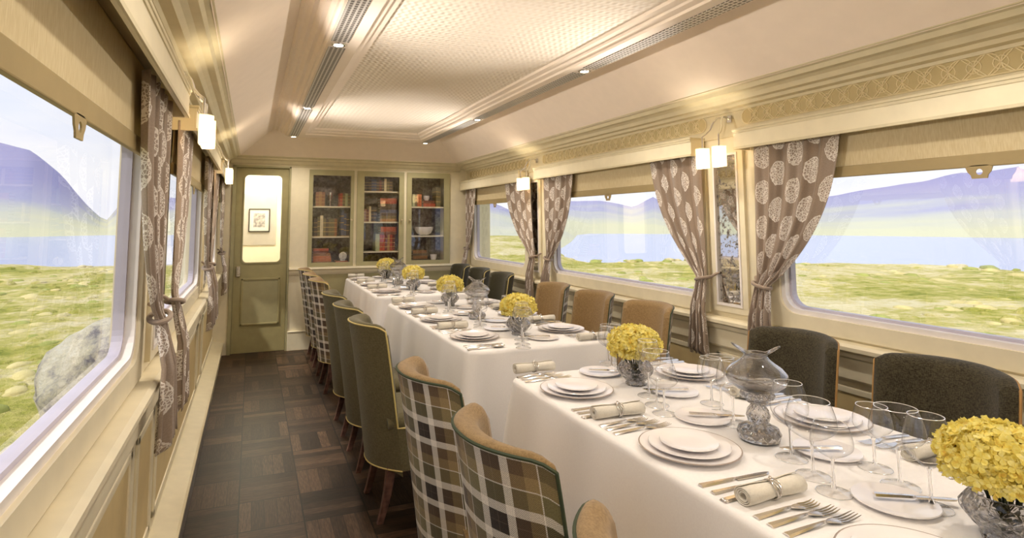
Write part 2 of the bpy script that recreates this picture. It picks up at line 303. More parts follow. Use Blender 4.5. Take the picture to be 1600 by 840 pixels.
# ------------------------------------------------------------------ mesh helpers
class B:
    def __init__(s): s.v = []; s.f = []; s.mi = []; s.uv = []; s.cur = 0
    def face(s, idx, uv=None): s.f.append(tuple(idx)); s.mi.append(s.cur); s.uv.append(uv)
    def box(s, a, b, rot=None, c=None):
        x0, y0, z0 = a; x1, y1, z1 = b; n = len(s.v)
        P = [Vector(p) for p in ((x0, y0, z0), (x1, y0, z0), (x1, y1, z0), (x0, y1, z0), (x0, y0, z1), (x1, y0, z1), (x1, y1, z1), (x0, y1, z1))]
        if rot is not None:
            c = Vector(c) if c else sum(P, Vector()) / 8
            P = [rot @ (p - c) + c for p in P]
        s.v += P
        for q in ((3, 2, 1, 0), (4, 5, 6, 7), (0, 1, 5, 4), (1, 2, 6, 5), (2, 3, 7, 6), (3, 0, 4, 7)): s.face([n + i for i in q])
        return s
    def lathe(s, prof, seg=24, c=(0, 0, 0), close=True, sx=1, sy=1, fn=None):
        n = len(s.v); m = len(prof)
        for (r, z) in prof:
            for k in range(seg):
                t = 2 * PI * k / seg; rr = r * (fn(t, z) if fn else 1)
                s.v.append(Vector((c[0] + rr * math.cos(t) * sx, c[1] + rr * math.sin(t) * sy, c[2] + z)))
        for i in range(m - 1):
            for k in range(seg):
                k2 = (k + 1) % seg; s.face((n + i * seg + k, n + i * seg + k2, n + (i + 1) * seg + k2, n + (i + 1) * seg + k))
        if close:
            if prof[0][0] > 1e-6: s.face([n + k for k in range(seg)][::-1])
            if prof[-1][0] > 1e-6: s.face([n + (m - 1) * seg + k for k in range(seg)])
        return s
    def tube(s, pts, r, seg=8, closed=False, caps=True):
        pts = [Vector(p) for p in pts]; n0 = len(s.v); m = len(pts); up = Vector((0, 0, 1))
        rs = r if isinstance(r, (list, tuple)) else [r] * m
        prev = None
        for i, p in enumerate(pts):
            a = pts[(i - 1) % m] if (closed or i > 0) else p; b = pts[(i + 1) % m] if (closed or i < m - 1) else p
            t = (b - a).normalized()
            if prev is None:
                u = t.cross(up)
                if u.length < 1e-3: u = t.cross(Vector((1, 0, 0)))
            else: u = prev - t * prev.dot(t)
            u.normalize(); w = t.cross(u); prev = u
            for k in range(seg):
                g = 2 * PI * k / seg; s.v.append(p + (u * math.cos(g) + w * math.sin(g)) * rs[i])
        for i in range(m if closed else m - 1):
            j = (i + 1) % m
            for k in range(seg):
                k2 = (k + 1) % seg; s.face((n0 + i * seg + k, n0 + i * seg + k2, n0 + j * seg + k2, n0 + j * seg + k))
        if caps and not closed: s.face([n0 + k for k in range(seg)][::-1]); s.face([n0 + (m - 1) * seg + k for k in range(seg)])
        return s
    def grid(s, rows, uvs=None, closed=False):
        n = len(s.v); m = len(rows[0])
        for r in rows: s.v += [Vector(p) for p in r]
        for i in range(len(rows) - 1):
            for j in range(m if closed else m - 1):
                j2 = (j + 1) % m; q = ((i, j), (i, j2), (i + 1, j2), (i + 1, j))
                s.face([n + a * m + b for a, b in q], [uvs[a][b] for a, b in q] if uvs else None)
        return s
    def prism(s, poly, axis, a, b):
        n = len(s.v); k = len(poly)
        def P(p, t): return Vector((t, p[0], p[1])) if axis == 'x' else Vector((p[0], t, p[1])) if axis == 'y' else Vector((p[0], p[1], t))
        s.v += [P(p, a) for p in poly] + [P(p, b) for p in poly]
        for i in range(k): j = (i + 1) % k; s.face((n + i, n + j, n + k + j, n + k + i))
        s.face(range(n, n + k)); s.face([n + k + i for i in range(k)][::-1]); return s
    def build(s, name, mats, parent=None, smooth=False, bevel=0, loc=None, fix=True, solid=0, ang=40):
        me = bpy.data.meshes.new(name); me.from_pydata([tuple(v) for v in s.v], [], s.f)
        if not isinstance(mats, (list, tuple)): mats = [mats]
        for m in mats: me.materials.append(m)
        for p, i in zip(me.polygons, s.mi): p.material_index = i
        if any(u is not None for u in s.uv):
            L = me.uv_layers.new(name='UVMap'); k = 0
            for f, u in zip(s.f, s.uv):
                for q in range(len(f)): L.data[k].uv = u[q] if u else (0, 0); k += 1
        if fix:
            bm = bmesh.new(); bm.from_mesh(me); bmesh.ops.recalc_face_normals(bm, faces=bm.faces); bm.to_mesh(me); bm.free()
        if smooth:
            for p in me.polygons: p.use_smooth = True
            try: me.set_sharp_from_angle(angle=math.radians(ang))
            except Exception: pass
        o = bpy.data.objects.new(name, me); COL.objects.link(o)
        if parent: o.parent = parent
        if loc: o.location = loc
        if solid: md = o.modifiers.new('solid', 'SOLIDIFY'); md.thickness = solid; md.offset = 0
        if bevel: md = o.modifiers.new('bevel', 'BEVEL'); md.width = bevel; md.segments = 2; md.limit_method = 'ANGLE'
        return o
def tag(o, label=None, cat=None, group=None, kind=None):
    if label: o['label'] = label
    if cat: o['category'] = cat
    if group: o['group'] = group
    if kind: o['kind'] = kind
    return o
def struct(o, label=None): o['kind'] = 'structure'; return o
def empty(name, loc=(0, 0, 0), rz=0, label=None, cat=None, group=None):
    o = bpy.data.objects.new(name, None); COL.objects.link(o); o.location = loc; o.rotation_euler = (0, 0, rz); o.empty_display_size = .05
    return tag(o, label, cat, group)
def kids(o): return [c for c in o.children]
def clone(o, loc, rz, label, parent=None):
    c = o.copy(); COL.objects.link(c); c.location = loc; c.rotation_euler = (0, 0, rz); c['label'] = label
    for ch in kids(o):
        d = ch.copy(); COL.objects.link(d); d.parent = c
        for g in kids(ch): e = g.copy(); COL.objects.link(e); e.parent = d
    return c

def proj(X, Y, Z):
    Z -= H; r = X * math.cos(YAW) - Y * math.sin(YAW); d = X * math.sin(YAW) + Y * math.cos(YAW)
    u = Z * math.cos(PIT) - d * math.sin(PIT); dd = d * math.cos(PIT) + Z * math.sin(PIT)
    return (9e9, 9e9, -1) if dd < .05 else (PX + F * r / dd, PY - F * u / dd, dd)
def seen(x, y, z, r=.05):
    a, b, d = proj(x, y, z)
    if d < 0: return False
    k = r * F / d
    return -k < a < 1600 + k and -k < b < 840 + k

# ------------------------------------------------------------------ carriage shell
CX = 1.07; YB = 6.60; YF = -2.3
WD = 1.41          # half width to wall face
WINS = [(-1.93, -.12), (.38, 2.17), (2.69, 4.50), (5.0, 6.42)]
ZS, ZT = .925, 1.70  # window opening
def X(s, d): return CX + s * d
def rrect(y0, y1, z0, z1, r, n=6):
    P = []
    for (cy, cz, a0) in ((y1 - r, z1 - r, 0), (y0 + r, z1 - r, PI / 2), (y0 + r, z0 + r, PI), (y1 - r, z0 + r, 1.5 * PI)):
        for k in range(n + 1): a = a0 + PI / 2 * k / n; P.append((cy + r * math.cos(a), cz + r * math.sin(a)))
    return P
def ringx(b, outer, inner, x0, x1):
    for (xa) in (x0, x1):
        b.grid([[(xa, p[0], p[1]) for p in outer], [(xa, p[0], p[1]) for p in inner]], closed=True)
    b.grid([[(x0, p[0], p[1]) for p in outer], [(x1, p[0], p[1]) for p in outer]], closed=True)
    b.grid([[(x0, p[0], p[1]) for p in inner], [(x1, p[0], p[1]) for p in inner]], closed=True)
def sqr(y0, y1, z0, z1, Y0, Y1, Z0, Z1, r, n=6):
    P = rrect(y0, y1, z0, z1, r, n); Q = []; h = n // 2
    for c, (ox, oz) in enumerate(((Y1, Z1), (Y0, Z1), (Y0, Z0), (Y1, Z0))):
        for k in range(n + 1):
            p = P[c * (n + 1) + k]; first = k < h
            if k == h: Q.append((ox, oz))
            elif (c % 2 == 0) == first: Q.append((ox, p[1]))
            else: Q.append((p[0], oz))
    return P, Q
def sq(p, y0, y1, z0, z1):  # push rounded outline out to the rectangle
    cy, cz = (y0 + y1) / 2, (z0 + z1) / 2; hy, hz = (y1 - y0) / 2, (z1 - z0) / 2
    a, c = (p[0] - cy) / hy, (p[1] - cz) / hz; k = 1 / max(abs(a), abs(c)); return (cy + a * k * hy, cz + c * k * hz)

b = B(); b.box((X(-1, 1.7), YF - .1, -.12), (X(1, 1.7), YB + 1.6, 0)); struct(b.build('floor', PARQ))
b = B(); b.box((X(-1, 1.7), YF - .1, 2.5), (X(1, 1.7), YB + 1.6, 2.58)); struct(b.build('ceiling_roof', CREAM))

wn_i = 0
for s, side in ((-1, 'left'), (1, 'right')):
    b = B()
    def bx(d0, d1, y0, y1, z0, z1):
        b.box((min(X(s, d0), X(s, d1)), y0, z0), (max(X(s, d0), X(s, d1)), y1, z1))
    bx(WD, 1.485, YF, YB + 1.5, 0, ZS); bx(WD, 1.485, YF, YB + 1.5, ZT, 2.5)
    ys = [YF] + [q for w in WINS for q in w] + [YB + 1.5]
    for k in range(0, len(ys), 2): bx(WD, 1.485, ys[k], ys[k + 1], ZS, ZT)
    struct(b.build('wall_' + side, CREAM))
    # cornice
    prof = [(1.205, 2.079), (1.235, 2.072), (1.245, 2.052), (1.275, 2.050), (1.295, 2.040), (1.31, 2.020), (1.345, 2.018), (1.352, 2.002), (1.385, 1.998), (1.388, 1.985), (1.41, 1.985), (1.45, 1.985), (1.45, 2.12), (1.205, 2.12)]
    struct(B().prism([(X(s, d), z) for d, z in prof], 'y', YF, YB).build('trim_cornice_' + side, CORN))
    # frieze board between cornice and pelmets
    struct(B().box((min(X(s, 1.40), X(s, 1.43)), YF, 1.85), (max(X(s, 1.40), X(s, 1.43)), YB, 2.0)).build('trim_frieze_' + side, CORN))
    # window ledge band, dado rail, lower wall panels
    prof = [(1.405, .855), (1.36, .852), (1.345, .842), (1.345, .826), (1.365, .815), (1.372, .795), (1.385, .785), (1.385, .70), (1.39, .69), (1.41, .69), (1.43, .69), (1.43, .855)]
    struct(B().prism([(X(s, d), z) for d, z in prof], 'y', YF, YB).build('trim_dado_rail_' + side, CREAM))
    # sunk panels below the rail
    b = B(); pz0, pz1 = .20, .66
    for (y0, y1) in ((-1.9, -.15), (.35, 2.16), (2.26, 2.60), (2.70, 4.50), (4.60, 4.92), (5.02, 6.45)):
        t = .012
        for (q0, q1, r0, r1) in ((y0, y1, pz0, pz0 + .03), (y0, y1, pz1 - .03, pz1), (y0, y0 + .03, pz0, pz1), (y1 - .03, y1, pz0, pz1)):
            b.box((min(X(s, 1.412), X(s, 1.412 - t)), q0, r0), (max(X(s, 1.412), X(s, 1.412 - t)), q1, r1))
    struct(b.build('trim_wall_panels_' + side, CREAM, bevel=.005))
    b = B()
    for (y0, y1) in ((-1.87, -.18), (.38, 2.13), (2.29, 2.57), (2.73, 4.47), (4.63, 4.89), (5.05, 6.42)):
        b.box((min(X(s, 1.412), X(s, 1.406)), y0, pz0 + .03), (max(X(s, 1.412), X(s, 1.406)), y1, pz1 - .03))
    struct(b.build('trim_panel_fields_' + side, CREAM_D))
    # heater casing
    hd = 1.305
    b = B(); b.prism([(X(s, 1.41), 0), (X(s, hd + .012), 0), (X(s, hd + .012), .105), (X(s, hd), .110), (X(s, hd), .125), (X(s, hd + .01), .13), (X(s, 1.41), .15)], 'y', YF, YB)
    struct(b.build('baseboard_' + side, CORN))
    b = B(); b.box((min(X(s, hd + .004), X(s, hd + .014)), YF, .012), (max(X(s, hd + .004), X(s, hd + .014)), 4.7, .1)); struct(b.build('baseboard_grille_' + side, GRILLE))
    # windows
    for k, (y0, y1) in enumerate(WINS):
        wn_i += 1
        root = empty('window_%d' % wn_i, (0, 0, 0)); root['kind'] = 'structure'
        o = []; inn, outr = sqr(y0 + .012, y1 - .012, ZS + .012, ZT - .012, y0 - .055, y1 + .055, ZS - .06, ZT + .05, .085)
        b = B(); ringx(b, outr, inn, X(s, WD - .012), X(s, WD + .02)); b.build('frame', CREAM, root, bevel=.004)
        inn2 = rrect(y0 + .034, y1 - .034, ZS + .034, ZT - .034, .075)
        b = B(); ringx(b, rrect(y0 + .004, y1 - .004, ZS + .004, ZT - .004, .09), inn2, X(s, WD + .0), X(s, WD + .055)); b.build('inner_frame', WHITEF, root, bevel=.003)
        inn3 = rrect(y0 + .046, y1 - .046, ZS + .046, ZT - .046, .068)
        b = B(); ringx(b, rrect(y0 + .03, y1 - .03, ZS + .03, ZT - .03, .078), inn3, X(s, WD + .03), X(s, WD + .062)); b.build('gasket', GASK, root)
        b = B(); g = rrect(y0 + .02, y1 - .02, ZS + .02, ZT - .02, .08); n = len(g)
        b.v += [Vector((X(s, WD + .045), p[0], p[1])) for p in g]; b.face(range(n)); b.build('glass_pane', WINGLASS, root)

# end walls
b = B()
dx0, dx1, dzt = -.17, .372, 1.965
b.box((X(-1, 1.7), YB, 0), (dx0, YB + .06, 2.5)); b.box((dx1, YB, 0), (.585, YB + .06, 2.5)); b.box((dx0, YB, dzt), (dx1, YB + .06, 2.5))
b.box((.585, YB, 0), (2.235, YB + .06, .885)); b.box((.585, YB, 1.962), (2.235, YB + .06, 2.5)); b.box((2.235, YB, 0), (X(1, 1.7), YB + .06, 2.5))
struct(b.build('wall_back', CREAM))
b = B(); b.box((.58, YB - .012, .2), (2.42, YB + .005, .80)); struct(b.build('wall_back_dado', OLIVE))
b = B(); b.box((X(-1, 1.7), YF - .1, 0), (X(1, 1.7), YF, 2.5)); struct(b.build('wall_front', CREAM))
b = B(); b.prism([(YB, .885), (YB - .045, .88), (YB - .05, .862), (YB - .03, .85), (YB - .022, .82), (YB - .012, .80), (YB, .80)], 'x', .392, X(1, 1.35)); struct(b.build('trim_back_dado_rail', CREAM))
b = B(); b.box((.392, YB - .025, 0), (X(1, 1.3), YB, .19)); b.box((.392, YB - .03, .19), (X(1, 1.3), YB, .205)); struct(b.build('baseboard_back', CREAM, bevel=.004))
prof = [(YB, 1.985), (YB - .012, 1.985), (YB - .014, 2.0), (YB - .03, 2.005), (YB - .045, 2.02), (YB - .06, 2.04), (YB - .085, 2.05), (YB - .09, 2.065), (YB - .12, 2.079), (YB - .12, 2.12), (YB, 2.12)]
b = B(); b.prism(prof, 'x', X(-1, 1.3), X(1, 1.3)); struct(b.build('trim_back_cornice', CORN))

# ceiling: hipped slopes, hanging moulded border, embossed panel
loops = [(1.215, 6.49, 2.075), (.90, 6.21, 2.335), (.885, 6.20, 2.325), (.87, 6.185, 2.326), (.85, 6.17, 2.312), (.83, 6.155, 2.314), (.81, 6.145, 2.290), (.79, 6.13, 2.290), (.775, 6.12, 2.262), (.765, 6.105, 2.262), (.755, 6.095, 2.25),
         (.60, 5.90, 2.25), (.596, 5.895, 2.262), (.565, 5.82, 2.268), (.56, 5.81, 2.278), (.525, 5.74, 2.284), (.52, 5.73, 2.298)]
ya = -2.2
b = B(); rows = []
for (d, y1, z) in loops:
    y0 = ya + (6.49 - y1); rows.append([(X(-1, d), y0, z), (X(1, d), y0, z), (X(1, d), y1, z), (X(-1, d), y1, z)])
b.grid(rows[:2], closed=True); b.cur = 1; b.grid(rows[1:], closed=True); b.cur = 2; n = len(b.v)
b.v += [Vector(p) for p in rows[-1]]; b.face((n, n + 1, n + 2, n + 3))
struct(b.build('ceiling', [CEIL, CEIL, EMBOSS]))
# perforated strips and downlights
LY = [-2.0, -.6, 1.10, 2.80, 4.485, 6.06]
dl = None
for s, side in ((-1, 'aisle'), (1, 'window')):
    for k in range(len(LY) - 1):
        y0, y1 = LY[k] + .05, LY[k + 1] - .05
        if y1 < .5: continue
        b = B(); b.box((X(s, .70) - .042, y0, 2.246), (X(s, .70) + .042, y1, 2.2505))
        o = b.build('ceiling_grille', GRILLE); tag(o, '%s perforated grey ventilation strip in the %s-side ceiling groove' % (['', 'nearest', 'second nearest', 'third', 'farthest'][k], side), 'ventilation grille', 'perforated ceiling strips')
    for k, y in enumerate(LY):
        loc = (X(s, .70), y, 2.246)
        if seen(loc[0], y, 2.245):
            lab = 'small round recessed downlight, %s one in the %s-side ceiling groove' % ({3: 'nearest', 4: 'middle', 5: 'farthest'}.get(k, 'hidden'), side)
            if dl is None:
                dl = empty('recessed_downlight', loc, 0, lab, 'downlight', 'recessed ceiling downlights')
                B().lathe([(.024, .004), (.034, .004), (.036, 0), (.033, -.004), (.024, -.003), (.024, .004)], 24, close=False).build('trim_ring', CHROME, dl, True)
                B().lathe([(0.0001, -.002), (.012, -.003), (.024, .001)], 20, close=False).build('lens', BULB, dl, True)
            else: clone(dl, loc, 0, lab)
        ld = bpy.data.lights.new('downlight_lamp', 'SPOT'); ld.energy = DOWNLIGHT; ld.spot_size = math.radians(150); ld.spot_blend = .7; ld.shadow_soft_size = .03; ld.color = (1, .91, .80)
        lo = bpy.data.objects.new('downlight_lamp', ld); COL.objects.link(lo); lo.location = (loc[0], y, 2.232)

# ------------------------------------------------------------------ door and vestibule
d1 = empty('door_1', ((dx0 + dx1) / 2, YB, 0)); d1['kind'] = 'structure'
cx = (dx0 + dx1) / 2
def ringy(b, outer, inner, y0, y1):
    for ya_ in (y0, y1): b.grid([[(p[0], ya_, p[1]) for p in outer], [(p[0], ya_, p[1]) for p in inner]], closed=True)
    b.grid([[(p[0], y0, p[1]) for p in outer], [(p[0], y1, p[1]) for p in outer]], closed=True)
    b.grid([[(p[0], y0, p[1]) for p in inner], [(p[0], y1, p[1]) for p in inner]], closed=True)
gx0, gx1, gz0, gz1 = -.085, .30, .945, 1.885
inn, outr = sqr(gx0 - cx, gx1 - cx, gz0, gz1, dx0 - cx, dx1 - cx, gz0 - .02, dzt, .045)
b = B(); ringy(b, outr, inn, .015, .055); b.box((dx0 - cx, .015, .005), (dx1 - cx, .055, gz0 - .02))
px0, px1, pz0, pz1 = -.085 - cx, .305 - cx, .29, .78
for (a0, a1, c0, c1) in ((px0, px1, pz0, pz0 + .02), (px0, px1, pz1 - .02, pz1), (px0, px0 + .02, pz0, pz1), (px1 - .02, px1, pz0, pz1)): b.box((a0, .003, c0), (a1, .02, c1))
b.build('door_leaf', OLIVE_D, d1, bevel=.003)
B().box((px0 + .02, .01, pz0 + .02), (px1 - .02, .017, pz1 - .02)).build('door_panel', OLIVE, d1)
b = B(); g = rrect(gx0 - cx - .01, gx1 - cx + .01, gz0 - .01, gz1 + .01, .05); b.v += [Vector((p[0], .035, p[1])) for p in g]; b.face(range(len(g))); b.build('glass_pane', CABGLASS, d1)
b = B(); ringy(b, [(p[0] * 1.05, (p[1] - 1.415) * 1.02 + 1.415) for p in inn], [(p[0] * .985, (p[1] - 1.415) * .992 + 1.415) for p in inn], .005, .02); b.build('glazing_bead', OLIVE, d1)
hnd = B(); hnd.box((-.24, -.002, .80), (-.20, .016, .91)); hnd.box((-.232, -.012, .82), (-.208, 0, .89)); hnd.build('door_handle', CHROME, d1, bevel=.004)
b = B(); b.box((dx0 - .035, YB - .015, 0), (dx0, YB + .06, dzt + .02)); b.box((dx1, YB - .015, 0), (dx1 + .02, YB + .06, dzt + .02)); b.box((dx0 - .035, YB - .015, dzt), (dx1 + .02, YB + .06, dzt + .025)); struct(b.build('trim_door_frame', OLIVE, bevel=.003))
b = B(); b.box((-.9, 8.0, 0), (1.2, 8.06, 2.5)); b.box((.56, YB + .3, 0), (.6, 8.0, 2.5)); struct(b.build('wall_vestibule', VEST))
b = B(); b.box((-.12, 7.985, 1.08), (.30, 8.0, 1.74)); struct(b.build('trim_vestibule_panel', GREYP))
pf = empty('picture_frame', (.09, 7.98, 1.4), 0, 'small black-framed grey print on the wall seen through the door glass', 'picture frame')
b = B(); ringy(b, [(-.13, -.15), (.13, -.15), (.13, .15), (-.13, .15)], [(-.118, -.138), (.118, -.138), (.118, .138), (-.118, .138)], -.015, .003); b.build('frame', BLACK, pf)
PR = M('grey_print'); PR.bsdf(rgb('#b0aeb0'), .6); _x, _y, _z = PR.sep(PR.co()); PR.l(PR.mix(PR.math('MULTIPLY', PR.math('LESS_THAN', PR.math('ABSOLUTE', _x), .07), PR.math('LESS_THAN', PR.math('ABSOLUTE', _z), .09)), rgb('#d5d2d0'), PR.ramp(PR.noise(PR.co(), 30, 4), [(.35, rgb('#77757c')), (.65, rgb('#b9b7ba'))])), PR.b.inputs['Base Color'])
B().box((-.12, -.006, -.14), (.12, .0, .14)).build('print', PR.m, pf)
ld = bpy.data.lights.new('vestibule_lamp', 'POINT'); ld.energy = VESTIBULE; ld.shadow_soft_size = .12; ld.color = (1, .95, .82); lo = bpy.data.objects.new('vestibule_lamp', ld); COL.objects.link(lo); lo.location = (.1, 7.3, 2.25)

# ------------------------------------------------------------------ display cabinet
cab = empty('display_cabinet', (1.41, YB, .885), 0, 'built-in olive green cabinet with three glazed doors above the far table', 'cabinet')
DO = [(.585, 1.082), (1.118, 1.668), (1.702, 2.235)]; GL = [(.627, 1.045), (1.198, 1.608), (1.76, 2.163)]
zb_, zt_ = .885, 1.962; gzb, gzt = .93, 1.90
b = B(); w0 = -.825; w1 = .825; hh = zt_ - zb_
b.box((w0, .30, 0), (w1, .32, hh)); b.build('back_panel', LINING, cab)
b = B(); b.box((w0, 0, 0), (w1, .30, .02)); b.box((w0, 0, hh - .02), (w1, .30, hh))
for x in (w0, 1.1 - 1.41 - .018 + .0, 1.685 - 1.41 - .017, w1 - .02): b.box((x, 0 if abs(x) > .8 else -.004, 0), (x + (.02 if abs(x) > .8 else .035), .30, hh))
b.build('carcass', CREAM, cab)
SH = [[1.555, 1.215], [1.735, 1.38, 1.04], [1.56, 1.215]]
for k in range(3):
    a0, a1 = DO[k]
    for z in SH[k]: B().box((a0 - 1.41 - .01, .03, z - .015 - zb_), (a1 - 1.41 + .01, .295, z - zb_)).build('shelf', CREAM, cab)
    dr = B(); g0, g1 = GL[k]
    O_ = [(a0 - 1.41, 0), (a1 - 1.41, 0), (a1 - 1.41, hh), (a0 - 1.41, hh)]; I_ = [(g0 - 1.41, gzb - zb_), (g1 - 1.41, gzb - zb_), (g1 - 1.41, gzt - zb_), (g0 - 1.41, gzt - zb_)]
    ringy(dr, O_, I_, -.018, .004); do = dr.build('door', OLIVE, cab, bevel=.003)
    B().box((g0 - 1.41 - .005, -.006, gzb - zb_ - .005), (g1 - 1.41 + .005, -.003, gzt - zb_ + .005)).build('glass_pane', CABGLASS, do)
    kx = {0: a1 - .03, 1: a1 - .03, 2: a0 + .03}[k] - 1.41
    B().tube([(kx, -.018, 1.40 - zb_), (kx, -.03, 1.40 - zb_), (kx, -.034, 1.40 - zb_), (kx, -.044, 1.40 - zb_), (kx, -.046, 1.40 - zb_)], [.005, .005, .013, .013, .006], 14).build('knob', BRASS, do, True)
yb = YB + .17
mesh_cache = {}
nbk = 0
def book(x, z, w, h, d, colr, label, flat=False, tilt=0, grp='books in the cabinet'):
    o = B()
    if flat: o.box((0, 0, 0), (w, d, h)).box
    # cover boards, spine, pages
    bb = B(); bb.cur = 0
    t = .003
    if not flat:
        bb.box((0, 0, 0), (t, d, h)); bb.box((w - t, 0, 0), (w, d, h)); bb.box((0, -.002, 0), (w, t, h)); bb.cur = 1; bb.box((t, t, .004), (w - t, d - .004, h - .004))
    else:
        bb.box((0, 0, 0), (w, d, t)); bb.box((0, 0, h - t), (w, d, h)); bb.box((0, -.002, 0), (w, t, h)); bb.cur = 1; bb.box((.004, t, t), (w - .004, d - .004, h - t))
    o = bb.build('book', [BK[colr], NAPK]); o.location = (x, YB + .06, z + .0005); o.rotation_euler = (0, tilt, 0)
    tag(o, label, 'book', grp); return o
def row(x, z, specs, where):
    for i, (c, w, h) in enumerate(specs):
        pos = ['first', 'second', 'third', 'fourth', 'fifth', 'sixth', 'seventh', 'eighth', 'ninth', 'tenth', 'eleventh', 'twelfth'][i]
        book(x, z, w - .001, h, .16, c, '%s book, %s from left, %s' % (c, pos, where), grp='books ' + where)
        x += w
    return x
def stack(x, z, specs, where):
    for i, (c, w, h) in enumerate(specs):
        pos = ['bottom one', 'second up', 'third up', 'fourth up', 'fifth up', 'sixth up', 'seventh up', 'eighth up'][i]
        book(x, z, w, h - .0005, .16, c, 'flat %s book, %s, %s' % (c, pos, where), True, grp='stacked books ' + where); z += h
row(.665, 1.555, [('brown', .035, .16), ('tan', .032, .165), ('brown', .035, .16)], 'left of the goblet in the door-side cabinet')
row(.935, 1.555, [('red', .03, .15), ('olive', .028, .15), ('sage', .03, .15), ('olive', .03, .15), ('dark', .03, .15)], 'right of the goblet in the door-side cabinet')
row(.655, 1.215, [('dark', .035, .2), ('olive', .03, .22), ('cream', .033, .235), ('olive', .03, .2), ('dark', .03, .2), ('olive', .035, .2), ('olive', .03, .2), ('brown', .03, .2)], 'on the middle shelf of the door-side cabinet')
row(.955, 1.215, [('blue', .03, .30), ('blue', .028, .26), ('black', .035, .25)], 'in blue and black on the middle shelf')
stack(.65, .906, [('brown', .2, .03), ('orange', .2, .03), ('orange', .195, .03), ('brown', .19, .03), ('maroon', .17, .03), ('red', .17, .025)], 'at the bottom of the door-side cabinet')
row(1.205, 1.735, [('dark', .03, .13), ('black', .03, .13), ('dark', .03, .13), ('blue', .03, .14), ('blue', .03, .14), ('dark', .03, .13), ('maroon', .03, .13), ('dark', .03, .13), ('cream', .028, .15), ('olive', .035, .14), ('dark', .035, .14)], 'on the top shelf of the middle cabinet')
row(1.21, 1.38, [('brown', .03, .15), ('maroon', .03, .14), ('cream', .025, .18), ('dark', .06, .17)], 'beside the tall stack in the middle cabinet')
stack(1.40, 1.38, [('tan', .2, .035), ('olive', .2, .035), ('dark', .2, .03), ('blue', .2, .04), ('black', .2, .03), ('dark', .2, .04), ('red', .2, .035), ('red', .2, .03)], 'on the second shelf of the middle cabinet')
row(1.35, 1.04, [('sage', .05, .2), ('red', .03, .19), ('red', .03, .19), ('maroon', .03, .19), ('tan', .03, .19), ('red', .03, .19), ('maroon', .03, .19)], 'under the red stack in the middle cabinet')
stack(1.41, 1.235, [('maroon', .19, .03), ('red', .19, .03), ('red', .19, .025)], 'lying on the red books of the middle cabinet')
row(1.79, 1.56, [('sage', .03, .15), ('olive', .028, .15), ('orange', .03, .15), ('orange', .025, .15)], 'left of the small bowl in the window-side cabinet')
stack(1.925, 1.56, [('red', .15, .04), ('maroon', .14, .035)], 'under the small bowl in the window-side cabinet')
row(2.085, 1.56, [('olive', .03, .24), ('olive', .03, .235)], 'at the window end of the top shelf')
stack(1.80, .906, [('dark', .18, .035), ('brown', .18, .035), ('dark', .18, .03), ('brown', .17, .035)], 'at the bottom of the window-side cabinet')
row(1.79, 1.031, [('dark', .03, .0001 + .12)], 'on the low stack of the window-side cabinet') if False else None
def simple(name, prof, mat, loc, label, cat, seg=28):
    o = B().lathe(prof, seg).build(name, mat, None, True); o.location = loc; return tag(o, label, cat)
simple('serving_bowl', [(.04, 0), (.055, .004), (.09, .03), (.112, .07), (.115, .1), (.11, .102), (.105, .075), (.08, .035), (.0001, .02)], PORC, (1.965, yb, 1.2155), 'large white porcelain bowl on the middle shelf of the window-side cabinet', 'bowl')
simple('small_bowl', [(.018, 0), (.02, .004), (.036, .025), (.038, .06), (.034, .06), (.03, .02), (.0001, .012)], PORC, (1.99, yb - .02, 1.6355), 'small white bowl on red books in the window-side cabinet', 'bowl')
simple('small_cup', [(.022, 0), (.024, .004), (.036, .035), (.042, .08), (.038, .08), (.03, .03), (.0001, .012)], PORC, (2.08, yb - .03, .9055), 'small white cup on the floor of the window-side cabinet', 'cup')
simple('silver_goblet', [(.024, 0), (.024, .004), (.006, .012), (.005, .06), (.01, .07), (.022, .11), (.024, .16), (.021, .16), (.0001, .085)], CHROME, (.835, yb - .02, 1.5555), 'silver goblet between two rows of books in the door-side cabinet', 'goblet')
ck = empty('mantel_clock', (.985, YB + .1, .936), 0, 'round white-faced clock standing on a red book in the door-side cabinet', 'clock')
book(.90, .9055, .14, .03, .16, 'red', 'flat red book under the round white clock', True)
b = B(); b.tube([(0, -.012, .058), (0, .012, .058)], .046, 28); b.box((-.028, -.012, 0), (.028, .012, .02)); b.build('case', CHROME, ck, True)
B().tube([(0, -.0135, .058), (0, -.0125, .058)], .040, 28).build('dial', CLOCKF, ck)
b = B(); b.box((-.0015, -.015, .056), (.0015, -.014, .09)); b.box((-.0015, -.015, .036), (.0015, -.014, .058)); b.build('hands', BLACK, ck)

